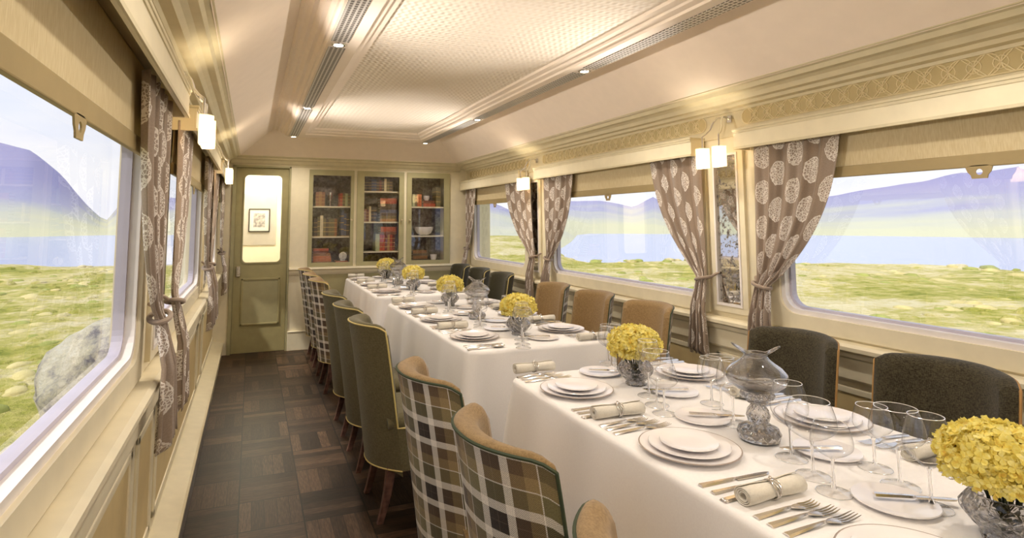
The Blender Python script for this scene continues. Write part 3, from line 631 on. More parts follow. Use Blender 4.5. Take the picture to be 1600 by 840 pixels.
# ------------------------------------------------------------------ pelmets, friezes, blinds
PEL = [(-2.2, 2.315), (2.63, 4.63), (4.94, 6.59)]
FR = [(.2, 2.345), (2.605, 4.634), (4.90, 6.50)]
where_w = {0: 'nearest window', 1: 'middle window', 2: 'farthest window'}
for s, side in ((-1, 'aisle-side'), (1, 'table-side')):
    for k, (y0, y1) in enumerate(PEL):
        t = empty('window_pelmet', (X(s, 1.40), (y0 + y1) / 2, 1.76), 0, 'cream boxed pelmet over the %s %s' % (side, where_w[k]), 'pelmet', 'cream pelmets')
        L = (y1 - y0) / 2; f = 1 - 2 * (s > 0)  # inward direction
        def bb_(b, i0, i1, y_0, y_1, z0, z1): b.box((min(f * i0, f * i1), y_0, z0), (max(f * i0, f * i1), y_1, z1))
        b = B(); bb_(b, .088, .10, -L, L, 0, .096); bb_(b, 0, .09, -L, -L + .015, 0, .096); bb_(b, 0, .09, L - .015, L, 0, .096); b.build('fascia', CREAM, t, bevel=.002)
        b = B(); bb_(b, 0, .108, -L - .004, L + .004, .096, .108); b.build('top_board', CORN, t, bevel=.003)
        b = B(); bb_(b, .099, .104, -L, L, .0, .012); bb_(b, .099, .104, -L, L, .084, .096); b.build('edge_bead', CORN, t)
        # frieze ornament
        y0, y1 = FR[k]; zc_ = 1.945; hr = .042
        t = empty('lattice_frieze', (X(s, 1.40), (y0 + y1) / 2, zc_), 0, 'long interlaced lattice panel with rounded ends above the %s %s' % (side, where_w[k]), 'lattice panel', 'lattice friezes')
        L = (y1 - y0) / 2; pts = []
        for kk in range(13): a = -PI / 2 + PI * kk / 12; pts.append((L - hr + hr * math.cos(a), hr * math.sin(a)))
        for kk in range(13): a = PI / 2 + PI * kk / 12; pts.append((-L + hr + hr * math.cos(a), hr * math.sin(a)))
        b = B(); b.prism(pts, 'x', 0, f * .003); b.build('ground', RECESS, t)
        b = B(); b.tube([(f * .003, p[0], p[1]) for p in pts], .0028, 6, True); b.build('border', LATT, t, True)
        b = B(); per = .08; nn = int((2 * L - 2 * hr) / per); st = (2 * L - 2 * hr) / nn
        for q in range(nn + 1):
            yc = -L + hr + q * st
            b.tube([(f * .004, yc + hr * .97 * math.cos(2 * PI * i / 16), hr * .97 * math.sin(2 * PI * i / 16)) for i in range(16)]  , .0026, 5, True)
            if q < nn:
                ym = yc + st / 2
                b.tube([(f * .004, ym + .024 * math.cos(2 * PI * i / 12), .024 * math.sin(2 * PI * i / 12)) for i in range(12)], .0022, 5, True)
                b.tube([(f * .0045, yc, -hr), (f * .0045, yc + st, hr)]  , .0026, 5); b.tube([(f * .0045, yc, hr), (f * .0045, yc + st, -hr)]  , .0026, 5)
        b.build('lattice', LATT, t)
    for k, (y0, y1) in enumerate(WINS[1:]):
        t = empty('roller_blind', (X(s, 1.40), (y0 + y1) / 2, 1.578), 0, 'half-lowered cream roller blind in the %s %s' % (side, where_w[k]), 'blind', 'roller blinds'); L = (y1 - y0) / 2 + .03
        f = 1 - 2 * (s > 0)
        B().box((min(f * .010, f * .012), -L, .04), (max(f * .010, f * .012), L, .26)).build('blind_fabric', BLIND, t)
        B().box((min(f * .004, f * .018), -L, 0), (max(f * .004, f * .018), L, .048)).build('bottom_rail', RAIL, t, bevel=.003)
        b = B(); n_ = 16
        inn = [(.011 * math.cos(2 * PI * i / n_), -.018 + .011 * math.sin(2 * PI * i / n_)) for i in range(n_)]
        out = []
        for i in range(n_):
            a = 2 * PI * i / n_; c_, s_ = math.cos(a), math.sin(a); k2 = 1 / max(abs(c_) / (.042 if s_ > .3 else .036 if s_ > -.3 else .027), abs(s_) / (.024))
            out.append((c_ * k2, -.018 + s_ * k2))
        ringx(b, out, inn, f * .014, f * .018); b.build('pull_tab', RAIL, t)
    # mirrors on the piers
    for k, ym in enumerate((2.475, 4.80)):
        t = empty('pier_mirror', (X(s, WD), ym, 1.34), 0, 'tall narrow foxed mirror in cream frame on the %s pier %s' % (side, ['nearest the viewer', 'beside the farthest window'][k]), 'mirror', 'pier mirrors')
        f = 1 - 2 * (s > 0)
        inn = [(-.08, -.41), (.08, -.41), (.08, .41), (-.08, .41)]; out = [(-.125, -.455), (.125, -.455), (.125, .455), (-.125, .455)]
        b = B(); ringx(b, out, inn, 0, f * .018); b.build('frame', CREAM, t, bevel=.004)
        b = B(); ringx(b, [(p[0] * 1.12, p[1] * 1.025) for p in inn], [(p[0] * .97, p[1] * .995) for p in inn], f * .004, f * .023); b.build('inner_bead', WHITEF, t)
        B().box((min(0, f * .008), -.08, -.41), (max(0, f * .008), .08, .41)).build('mirror_glass', MIRROR, t)
    # wall lamps
    for k, ym in enumerate((2.43, 4.74, .13)):  # last position is a pair added out of view with the ceiling spots
        t = empty('wall_lamp', (X(s, 1.40), ym, 1.947), 0, 'chrome twin-arm wall lamp with two lit shades on the %s %s pier' % (side, ['nearer', 'farther', 'hidden'][k]), 'wall lamp', 'twin wall lamps')  # the 'hidden' pair is added, out of view
        f = 1 - 2 * (s > 0)
        b = B(); b.box((min(0, f * .01), -.016, -.02), (max(0, f * .01), .016, .02)); b.build('backplate', CHROME, t, bevel=.003)
        for e in (-1, 1):
            yy = e * .06 + .0; lx = f * .145
            pts = [(f * .008, 0, .0), (f * .04, e * .008, .012), (f * .075, e * .018, .006), (f * .095, e * .03, -.025), (f * .105, e * .04, -.06), (f * .125, e * .052, -.085), (lx, yy, -.10), (lx, yy, -.15), (lx, yy, -.19)]
            B().tube(pts, .0055, 8).build('arm', CHROME, t, True)
            P_ = []
            for i in range(9): a = -PI / 2 + PI * i / 8; P_.append((.0 + .036 * math.cos(a) * 1.0, .036 * math.sin(a)))
            pl = [(lx + f * p[0], yy + p[1]) for p in P_] + [(lx - f * .012, yy + .036), (lx - f * .012, yy - .036)]
            b = B(); b.grid([[(p[0], p[1], -.275) for p in pl], [(p[0], p[1], -.165) for p in pl]], closed=True)
            b.build('shade', SHADE, t, solid=.003)
            ld = bpy.data.lights.new('wall_lamp_bulb', 'POINT'); ld.energy = SCONCE / 2; ld.shadow_soft_size = .02; ld.color = (1, .85, .62)
            lo = bpy.data.objects.new('wall_lamp_bulb', ld); COL.objects.link(lo); lo.location = (X(s, 1.40) + lx + f * .012, ym + yy, 1.947 - .222)

# spots added beside the wall lamps, with no fixture part, to brighten the ceiling
for s in (-1, 1):
    for ym in (4.74, 2.43, .13, -2.0):
        ld = bpy.data.lights.new('wall_lamp_uplight', 'SPOT'); ld.energy = CEILING_FILL * (1 if ym > 1 else .6); ld.spot_size = math.radians(86); ld.spot_blend = 1; ld.shadow_soft_size = .035; ld.color = (1, .92, .83)
        lo = bpy.data.objects.new('wall_lamp_uplight', ld); COL.objects.link(lo); lo.location = (X(s, 1.235), ym, 1.80)
        lo.rotation_euler = Vector((-s * 1.0, 0, .20)).to_track_quat('-Z', 'Y').to_euler()
# ------------------------------------------------------------------ curtains
def make_curtain(s, yt0, yt1, ytie, label, seed):
    """yt0 = pier edge at the top, yt1 = window edge at the top"""
    rnd = random.Random(seed); f = 1 - 2 * (s > 0)
    zt, ztie, zb = 1.80, 1.06, .65
    t = empty('curtain', (X(s, 1.365), ytie, 0), 0, label, 'curtain', 'tied-back medallion curtains')
    NU, NV = 96, 60; wcl = 1.0
    rows = []; uvs = []
    ph = rnd.random() * 6; nf = 5
    sgn = 1 if yt1 > yt0 else -1
    for j in range(NV + 1):
        z = zt + (zb - zt) * j / NV
        if z > ztie:
            q = (zt - z) / (zt - ztie); e0 = yt0 + (ytie - sgn * .035 - yt0) * q ** 1.5; e1 = yt1 + (ytie + sgn * .035 - yt1) * (.25 * q + .75 * q ** 2.6) ; am = .0125 * (1 - .2 * q); ps = q
        else:
            q = (ztie - z) / (ztie - zb); e0 = ytie - sgn * (.035 + .03 * q ** .7); e1 = ytie + sgn * (.035 + .045 * q ** .7); am = .013 + .012 * q; ps = 1
        rw = []; uw = []
        for i in range(NU + 1):
            u = i / NU
            y = e0 + (e1 - e0) * u
            d = am * math.sin(2 * PI * nf * u + ph + .8 * math.sin(3 * u + z * 2)) + .25 * am * math.sin(2 * PI * nf * 2.3 * u + z * 3)
            zz = z + (.02 * math.sin(2 * PI * nf * u + ph) * (j / NV) ** 8 if z < ztie else 0) - (.012 * math.sin(PI * u) * 0)
            rw.append((f * (.008 + .042 * min(1, max(0, (1.10 - z) / .20))) + f * d * .9, y - ytie, zz)); uw.append((u * wcl * (.55 if True else 1), z))
        rows.append(rw); uvs.append(uw)
    b = B(); b.grid(rows, uvs); o = b.build('fabric', CURT, t, True, solid=.003, ang=180)
    # tie band: tilted loop round the gathered cloth, hooked back on the pier
    pts = []
    for i in range(20):
        a = 2 * PI * i / 20; pts.append((f * (.014 + .032 * math.sin(a)), .048 * math.cos(a) - sgn * .008, ztie + .012 * math.cos(a) * -sgn))
    b = B(); b.tube(pts, .009, 8, True); b.tube([(0, -sgn * .05, ztie + .01), (-f * .02, -sgn * .075, ztie + .03), (-f * .032, -sgn * .085, ztie + .035)], .007, 8); b.build('tieback', CURT, t, True)
    return t
for s, side in ((-1, 'aisle-side'), (1, 'table-side')):
    make_curtain(s, 2.235, 1.76, 2.215, 'medallion curtain on the %s wall, near edge of the nearer pier' % side, 1)
    make_curtain(s, 2.625, 3.08, 2.635, 'medallion curtain on the %s wall, far edge of the nearer pier' % side, 2)
    make_curtain(s, 4.53, 4.02, 4.46, 'medallion curtain on the %s wall, near edge of the farther pier' % side, 3)
    make_curtain(s, 4.79, 5.36, 4.80 if s < 0 else 4.76, 'medallion curtain on the %s wall, far edge of the farther pier' % side, 4)
    make_curtain(s, 6.56, 6.22, 6.49, 'narrow tied-back curtain on the %s wall beside the end wall' % side, 5)

# ------------------------------------------------------------------ tables and cloths
TX0, TX1 = .975, 1.815; ZT_ = .765
TAB = [('nearest', .40, 2.155), ('middle', 2.60, 4.375), ('farthest', 4.72, 6.46)]
def cloth(x0, x1, y0, y1, zt, zb, seed):
    rnd = random.Random(seed); cx_, cy_ = (x0 + x1) / 2, (y0 + y1) / 2; hx, hy = (x1 - x0) / 2, (y1 - y0) / 2; r = .07
    P = []  # perimeter with normals, param length
    def arc(cx2, cy2, a0):
        for k in range(9): a = a0 + PI / 2 * k / 8; P.append((cx2 + r * math.cos(a), cy2 + r * math.sin(a), math.cos(a), math.sin(a)))
    n1, n2 = int(2 * hx / .03), int(2 * hy / .03)
    arc(hx - r, hy - r, 0); P += [(hx - r - (2 * hx - 2 * r) * k / n1, hy, 0, 1) for k in range(1, n1)]
    arc(-hx + r, hy - r, PI / 2); P += [(-hx, hy - r - (2 * hy - 2 * r) * k / n2, -1, 0) for k in range(1, n2)]
    arc(-hx + r, -hy + r, PI); P += [(-hx + r + (2 * hx - 2 * r) * k / n1, -hy, 0, -1) for k in range(1, n1)]
    arc(hx - r, -hy + r, 1.5 * PI); P += [(hx, -hy + r + (2 * hy - 2 * r) * k / n2, 1, 0) for k in range(1, n2)]
    L = [0]
    for i in range(1, len(P)): L.append(L[-1] + math.hypot(P[i][0] - P[i - 1][0], P[i][1] - P[i - 1][1]))
    tot = L[-1] + math.hypot(P[0][0] - P[-1][0], P[0][1] - P[-1][1]); p1, p2, p3 = [rnd.random() * 6 for _ in range(3)]
    rows = [[(x * .5, y * .5, zt) for x, y, a, c in P], [(x - a * .02, y - c * .02, zt) for x, y, a, c in P]]
    for k in range(1, 5): t = PI / 2 * k / 4; rows.append([(x - a * .02 * (1 - math.sin(t)), y - c * .02 * (1 - math.sin(t)), zt - .02 * (1 - math.cos(t))) for x, y, a, c in P])
    NR = 18
    for k in range(1, NR + 1):
        q = k / NR; rw = []
        for (x, y, a, c), l in zip(P, L):
            th = 2 * PI * l / tot; corner = abs(a * c) * 2
            w = (math.sin(11 * th + p1 + math.sin(3 * th)) * .6 + math.sin(19 * th + p2 + math.sin(2 * th)) * .4)
            o = .030 * q ** .8 * (1 + w * 1.0) + corner * .06 * q
            rw.append((x + a * o, y + c * o, zt - .02 - (zt - .02 - zb) * q))
        rows.append(rw)
    b = B(); b.grid(rows, closed=True); b.face(range(0, len(P))); return b, (cx_, cy_)
for k, (nm, y0, y1) in enumerate(TAB):
    b, c = cloth(TX0, TX1, y0, y1, ZT_, .30, k); o = b.build('tablecloth', CLOTH, None, True, ang=60); o.location = (c[0], c[1], 0)
    tag(o, 'white linen cloth draped over the %s dining table' % nm, 'tablecloth', 'white tablecloths')
    t = empty('dining_table', (c[0], c[1], 0), 0, 'rectangular wooden dining table hidden under the %s white cloth' % nm, 'table', 'dining tables')
    hx, hy = (TX1 - TX0) / 2 - .035, (y1 - y0) / 2 - .035
    B().box((-hx, -hy, .735), (hx, hy, .7630)).build('tabletop', LEGW, t, bevel=.004)
    for a in (-1, 1):
        for c2 in (-1, 1): B().prism([(a * (hx - .06) - .025, 0)[0:1] + (c2 * (hy - .15) - .025,)] and [(a * (hx - .06) + i * .025, c2 * (hy - .15) + j * .025) for i, j in ((-1, -1), (1, -1), (1, 1), (-1, 1))], 'z', 0, .735).build('leg', LEGW, t)

# ------------------------------------------------------------------ chairs
def make_chair(outer, inner, pipe, label, group):
    t = empty('dining_chair', (0, 0, 0), 0, label, 'chair', group)
    hw = .218; zt = .905; zb = .235
    def lean(z): q = (zt - z) / (zt - zb); return .095 * q ** .85
    NS = 28
    def so(i): return -1 + 2 * i / NS
    def shp(s_): return 1 - abs(s_) ** 2.3
    def ztop(s_): return zt - .05 * max(0, abs(s_) - .86) ** 2 / .0196 * .35 - .008 * s_ * s_
    def O(s_, z): return Vector((-.130 * shp(s_) + lean(z), hw * s_, z))
    def I(s_, z): return Vector((-.070 * shp(s_) + lean(z) + .004, (hw - .052) * s_, z))
    zs = [zb + (zt - .012 - zb) * k / 14 for k in range(15)]
    # arc length for the plaid
    al = [0]
    for i in range(1, NS + 1): al.append(al[-1] + (O(so(i), .6) - O(so(i - 1), .6)).length)
    rows = []; uvs = []
    for z in zs: rows.append([O(so(i), min(z, z + ztop(so(i)) - zt)) + Vector((0, 0, 0)) for i in range(NS + 1)]); uvs.append([(al[i], z) for i in range(NS + 1)])
    b = B(); b.grid(rows, uvs)
    # skirt: sides and front of the seat box
    xf = .29; sk = []; su = []
    for z in (zb, .33, .425):
        q = [O(1, z) - Vector((.0, .0, 0)), Vector((lean(z) + .12, hw - .006, z)), Vector((xf - .03, hw - .016, z)), Vector((xf - .008, hw - .026, z)), Vector((xf, hw - .05, z))]
        sk.append(q + [Vector((p.x, -p.y, p.z)) for p in q[::-1]]); su.append([(.6 + i * .06, z) for i in range(10)])
    b.grid(sk, su); n = len(b.v)
    b.v += [Vector((p.x, p.y, zb + .001)) for p in sk[0]] + [Vector((O(so(i), zb).x, O(so(i), zb).y, zb + .001)) for i in range(NS + 1)]
    b.face(range(n, n + 10 + NS + 1), [(0, 0)] * (11 + NS))
    shell = b.build('outer_shell', outer, t, True, fix=True, ang=50)
    # inner back, rolled top and wing ends
    b = B(); rows = []
    z0 = .44
    for z in [z0 + (zt - .03 - z0) * k / 10 for k in range(11)]: rows.append([I(so(i), z + (ztop(so(i)) - zt)) for i in range(NS + 1)])
    ct = []
    for k in range(1, 7):
        a = PI * k / 7; rw = []
        for i in range(NS + 1):
            s_ = so(i); zz = ztop(s_); o_ = O(s_, zz - .012); i_ = I(s_, zz - .03); m_ = (1 - math.cos(a)) / 2
            p = i_.lerp(o_, m_); p.z = (zz - .03) + (.018) * m_ + .020 * math.sin(a); rw.append(p)
        ct.append(rw)
    last = [O(so(i), ztop(so(i)) - .012) for i in range(NS + 1)]
    rows += ct + [last]; b.grid(rows)
    for e in (0, NS):  # wing end faces, bulging slightly
        s_ = so(e); A = []; 
        zz = [z0 - .02] + [z0 + (zt - .03 - z0) * k / 10 + (ztop(s_) - zt) for k in range(11)]
        rws = []
        for z in zz:
            o_ = O(s_, z); i_ = I(s_, z); rws.append([o_, o_.lerp(i_, .25) + Vector((.010, 0, 0)), o_.lerp(i_, .6) + Vector((.014, 0, 0)), i_])
        b.grid(rws)
        n = len(b.v); col = [r[e] for r in ct]; top = rws[-1]
        b.v += [Vector(p) for p in top] + [Vector(p) for p in col[::-1][::-1]] + [Vector(last[e])]
        k_ = len(top); b.face([n] + [n + 1, n + 2, n + 3] + [n + k_ + i for i in range(len(col))] + [n + k_ + len(col)])
    b.build('inner_back', inner, t, True, ang=60)
    # seat cushion
    b = B(); P = [O(.999, .45), ]
    yy = hw - .012
    def ringc(ins, z): 
        xb = lean(z) - .04
        return [Vector((xb, yy - ins, z)), Vector((.16, yy - ins, z)), Vector((xf - .035 - ins, yy - .012 - ins, z)), Vector((xf - .008 - ins, yy - .035 - ins, z)), Vector((xf - ins, yy - .08, z)), Vector((xf - ins, -yy + .08, z)), Vector((xf - .008 - ins, -yy + .035 + ins, z)), Vector((xf - .035 - ins, -yy + .012 + ins, z)), Vector((.16, -yy + ins, z)), Vector((xb, -yy + ins, z))]
    rr = [ringc(.004, .424), ringc(-.004, .436), ringc(-.002, .455), ringc(.012, .47), ringc(.05, .478)]
    b.grid(rr, closed=True); n = len(b.v); b.v += [Vector(p) for p in rr[-1]]; b.face(range(n, n + 10)); b.build('seat_cushion', inner, t, True, ang=60)
    # piping along the shell edge
    pts = [O(-1, z) for z in (.43, .5, .6, .7, .8, .87)] + [O(so(i), ztop(so(i)) - .010) for i in range(NS + 1)] + [O(1, z) for z in (.87, .8, .7, .6, .5, .43)]
    pts = [Vector((.11, -hw + .0, .428)), Vector((lean(.43) + .02, -hw - .001, .428))] + pts + [Vector((lean(.43) + .02, hw + .001, .428)), Vector((.11, hw, .428))]
    b = B(); b.tube(pts, .0042, 6); b.tube([O(so(i), zb) for i in range(NS + 1)], .0038, 6); b.build('piping', pipe, t, True)
    for (x, y, dx_, dy_) in ((.055, .15, -.05, .012), (.055, -.15, -.05, -.012), (.25, .16, .012, 0), (.25, -.16, .012, 0)):
        r0, r1 = .021, .014; rows = []
        for k in range(7):
            q = k / 6; cx2 = x + dx_ * q ** 1.6; cy2 = y + dy_ * q; h_ = r0 + (r1 - r0) * q; z = .245 * (1 - q)
            rows.append([(cx2 + a * h_, cy2 + c * h_, z) for a, c in ((-1, -1), (1, -1), (1, 1), (-1, 1))])
        b = B(); b.grid(rows, closed=True); n = len(b.v); b.v += [Vector(p) for p in rows[-1]]; b.face(range(n, n + 4)); b.build('leg', LEGW, t, bevel=.003)
    return t
SX = .59; RX = 2.195
seatY = {0: (.718, 1.295, 1.872), 1: (2.901, 3.478, 4.056), 2: (5.036, 5.613, 6.190)}
ordn = {0: 'nearest', 1: 'middle', 2: 'farthest'}
tn = {0: 'nearest', 1: 'middle', 2: 'farthest'}
kinds = {('L', 0): (PLAID, TAN, PIPE_G, 'plaid-backed tan chair'), ('L', 1): (GREEN, GREEN, PIPE_Y, 'olive green chair with pale piping'), ('L', 2): (PLAID, TAN, PIPE_Y, 'plaid-backed tan chair'),
         ('R', 0): (TWEED, TWEED, PIPE_T, 'dark tweed chair with tan piping'), ('R', 1): (PLAID, TAN, PIPE_G, 'tan chair with plaid back'), ('R', 2): (DGREEN, DGREEN, PIPE_Y, 'dark green chair with pale piping')}
for (sd_, k), (oo, ii, pp, nm) in kinds.items():
    proto = None
    for j, y in enumerate(seatY[k]):
        if sd_ == 'R': y += (.0, -.055, -.04)[k]
        if sd_ == 'R' and k == 0 and j == 0: continue
        side = 'aisle side' if sd_ == 'L' else 'window side'
        lab = '%s, %s seat on %s of %s table' % (nm, ordn[j], side, tn[k])
        loc = (SX, y, 0) if sd_ == 'L' else (RX, y, 0); rz = 0 if sd_ == 'L' else PI
        if proto is None:
            proto = make_chair(oo, ii, pp, lab, 'chairs along the %s of the %s table' % (side, tn[k])); proto.location = loc; proto.rotation_euler = (0, 0, rz)
        else: clone(proto, loc, rz, lab)

# ------------------------------------------------------------------ tableware prototypes (built at first use, then copied)
def plate_prof(r, h, well=.62):
    return [(.0001, .0015), (r * well * .8, .0015), (r * well * .8, 0), (r * well, 0), (r * well + .004, .003), (r * .985, h - .001), (r, h), (r * .985, h + .0022), (r * well + .006, .0065), (r * well * .9, .0045), (.0001, .0045)]
def mk_plate(name, r, h):
    o = B(); prof = plate_prof(r, h); o.lathe(prof, 48, close=False); return o.build(name, PORC, None, True)
def mk_charger():
    o = mk_plate('charger_plate', .132, .013)
    B().lathe([(.1285, .0150), (.1305, .0153), (.1322, .0142), (.1318, .0128)], 48, close=False).build('rim_band', RIM, o, True); return o
def blade(b, x0, x1, w0, w1, z0=.0, th=.0022, belly=0, tip=.3, N=14, zf=None):
    rows = []
    for k in range(N + 1):
        q = k / N; x = x0 + (x1 - x0) * q; w = w0 + (w1 - w0) * q
        if q > 1 - tip: w *= math.sqrt(max(0.02, 1 - ((q - 1 + tip) / tip) ** 2))
        z = z0 + (zf(q) if zf else 0)
        rows.append([(x, -w, z), (x, -w * .6, z + th), (x, w * .6, z + th), (x, w, z)])
    b.grid(rows, closed=True); n = len(b.v); b.v += [Vector(p) for p in rows[0]] + [Vector(p) for p in rows[-1]]; b.face(range(n, n + 4)); b.face(range(n + 4, n + 8))
def mk_knife(name, L):
    b = B(); blade(b, -L / 2, 0.0, .008, .0045, 0, .005, tip=.01); blade(b, 0, L / 2, .0085, .010, .001, .0018, tip=.35); return b.build(name, SILVER, None, True, ang=30)
def mk_fork(name, L):
    b = B(); zf = lambda q: .004 * math.sin(PI * q)
    blade(b, -L / 2, .012, .0095, .0028, 0, .0035, tip=.01, zf=lambda q: .006 * q); 
    rows = []
    for k in range(8):
        q = k / 7; x = .010 + .035 * q; w = .003 + .010 * math.sin(PI / 2 * q); z = .006 - .003 * q; rows.append([(x, -w, z), (x, -w * .5, z + .0015), (x, w * .5, z + .0015), (x, w, z)])
    b.grid(rows, closed=True)
    for i in range(4):
        yy = -.0108 + i * .0072; b.tube([(.043, yy, .0035), (.06, yy, .0025), (.078, yy, .004), (L / 2, yy * .95, .008)], [.0021, .0019, .0016, .0007], 6)
    return b.build(name, SILVER, None, True, ang=30)
def mk_spoon(name, L):
    b = B(); blade(b, -L / 2, .03, .0095, .0026, 0, .0035, tip=.01, zf=lambda q: .008 * q)
    rows = []; cx2 = .03 + (L / 2 - .03) / 2; rl = (L / 2 - .026) / 2; rw_ = .0205
    for k in range(6):
        q = k / 5; rows.append([(cx2 + rl * q * math.cos(2 * PI * i / 24), rw_ * q * math.sin(2 * PI * i / 24) * (1 - .15 * math.cos(2 * PI * i / 24)), .001 + .009 * q * q) for i in range(24)])
    b.grid(rows, closed=True); return b.build(name, SILVER, None, True, solid=.0015)
def mk_napkin():
    b = B(); L = .088; N = 40; rows = []
    for xe in [-L, -L * .6, -.012, 0, .012, L * .6, L]:
        rw = []; pinch = 1 - .18 * math.exp(-(xe / .02) ** 2)
        for k in range(N + 1):
            a = 3.2 * 2 * PI * k / N; r = (.0075 + .0125 * k / N) * pinch; rw.append((xe, r * 1.2 * math.cos(a), .0205 + r * math.sin(a)))
        rows.append(rw)
    b.grid(rows); o = b.build('napkin_roll', NAPK, None, True, solid=.0022, ang=180)
    r = B()
    for i in range(4):
        ph = i * 1.3
        r.tube([((i - 1.5) * .0045 + .004 * math.sin(2 * a_ + ph), .0225 * math.cos(a_), .0208 + .0196 * math.sin(a_)) for a_ in [2 * PI * k / 20 for k in range(20)]], .0015, 5, True)
    r.tube([(.0, .006 * math.cos(2 * PI * k / 12), .043 + .004 * math.sin(2 * PI * k / 12)) for k in range(12)], .0016, 5, True)
    r.build('napkin_ring', SILVER, o, True); return o
def mk_wine(h, rb, rr, zb, foot):
    def f():
        fp = [(foot, .0009), (foot * .6, .0035), (.006, .010)]; prof = [(.0001, .0095), (.006, .010), (.0038, .02), (.0032, zb * .6), (.0036, zb - .008), (.006, zb)]
        t = empty('wine_glass', (0, 0, 0))
        b = B(); b.lathe(prof, 24, close=False); b.build('stem', STEMG_, t, True); B().lathe(fp, 28, close=False).build('foot', STEMW, t, True); B().tube([(foot * math.cos(2 * PI * i / 28), foot * math.sin(2 * PI * i / 28), .0009) for i in range(28)], .0008, 5, True).build('foot_rim', CABRIM, t, True)
        hb = h - zb; bp = [(.006, zb)]
        for k in range(1, 13):
            q = k / 12
            r = rb * math.sin(PI / 2 * min(1, q / .42)) ** .75 if q < .42 else rb + (rr - rb) * ((q - .42) / .58) ** 1.6
            bp.append((r, zb + hb * q))
        B().lathe(bp, 28, close=False).build('bowl', STEMW, t, True)
        B().tube([(rr * math.cos(2 * PI * i / 28), rr * math.sin(2 * PI * i / 28), h) for i in range(28)], .0009, 5, True).build('rim', CABRIM, t, True)
        return t
    return f
CABRIM = metal('bright_glass_rim', (.9, .9, .9, 1), .2, .6)
def mk_vase():
    t = empty('flower_vase', (0, 0, 0))
    prof = [(.0001, .004), (.030, .004), (.030, 0), (.036, 0), (.037, .006), (.033, .012), (.052, .030), (.066, .048), (.067, .062), (.056, .078), (.050, .086), (.046, .086), (.050, .076), (.060, .060), (.058, .05), (.046, .034), (.026, .018), (.0001, .016)]
    B().lathe(prof, 36, close=False, fn=lambda t_, z: 1 + .02 * math.cos(12 * t_)).build('bowl', CRYS, t, True, ang=30)
    st = B(); rd = random.Random(4)
    for i in range(16): a = rd.random() * 6.28; r0 = rd.random() * .02; r1 = r0 + .012; st.tube([(r0 * math.cos(a), r0 * math.sin(a), .019), (r1 * math.cos(a), r1 * math.sin(a), .075), (r1 * 1.8 * math.cos(a), r1 * 1.8 * math.sin(a), .12)], .0028, 5)
    return t, st
def mk_bouquet():
    rd = random.Random(11); b = B(); n = 900
    for i in range(n):
        z = 1 - 2 * (i + .5) / n; a = i * 2.39996
        if z < -.55: continue
        r = math.sqrt(1 - z * z); d = Vector((r * math.cos(a), r * math.sin(a), z)); c = Vector((d.x * .092, d.y * .092, d.z * .064 + .0)) * rd.uniform(.84, 1.09)
        nrm = (d + Vector((rd.uniform(-.6, .6), rd.uniform(-.6, .6), rd.uniform(-.6, .6)))).normalized(); u = nrm.cross(Vector((0, 0, 1)));
        if u.length < .1: u = Vector((1, 0, 0))
        u.normalize(); w = nrm.cross(u); ro = rd.random() * 6; s_ = rd.uniform(.009, .0145)
        for p in range(4):
            an = ro + p * PI / 2; e = u * math.cos(an) + w * math.sin(an); g = u * -math.sin(an) + w * math.cos(an)
            cu = rd.uniform(-.2, .5)
            b.grid([[c, c, c], [c + (e * .55 - g * .45 + nrm * .22) * s_, c + (e * .6 + nrm * .08) * s_, c + (e * .55 + g * .45 + nrm * .22) * s_], [c + (e * .95 - g * .38 + nrm * (cu + .2)) * s_, c + (e * 1.08 + nrm * cu) * s_, c + (e * .95 + g * .38 + nrm * (cu + .2)) * s_]])
    o = b.build('flower_bouquet', PETAL, None, True, fix=False, ang=180)
    cr = B(); cr.lathe([(.0001, -.036), (.05, -.03), (.075, -.005), (.072, .025), (.045, .048), (.0001, .056)], 20, close=False); cr.build('leafy_core', PETAL_SHADE, o, True)
    st = B(); rd = random.Random(4)
    for i in range(16): a = rd.random() * 6.28; r0 = rd.random() * .02; r1 = r0 + .010; st.tube([(r0 * math.cos(a), r0 * math.sin(a), -.128), (r1 * math.cos(a), r1 * math.sin(a), -.07), (r1 * 1.8 * math.cos(a), r1 * 1.8 * math.sin(a), -.03)], .0028, 5)
    st.build('stems', STEM, o, True); return o
PETAL_SHADE = paint('shaded_petals', rgb('#86722a'), .8, .3, 0, 60)  # darkened petal tone, paints shade into the gaps between florets
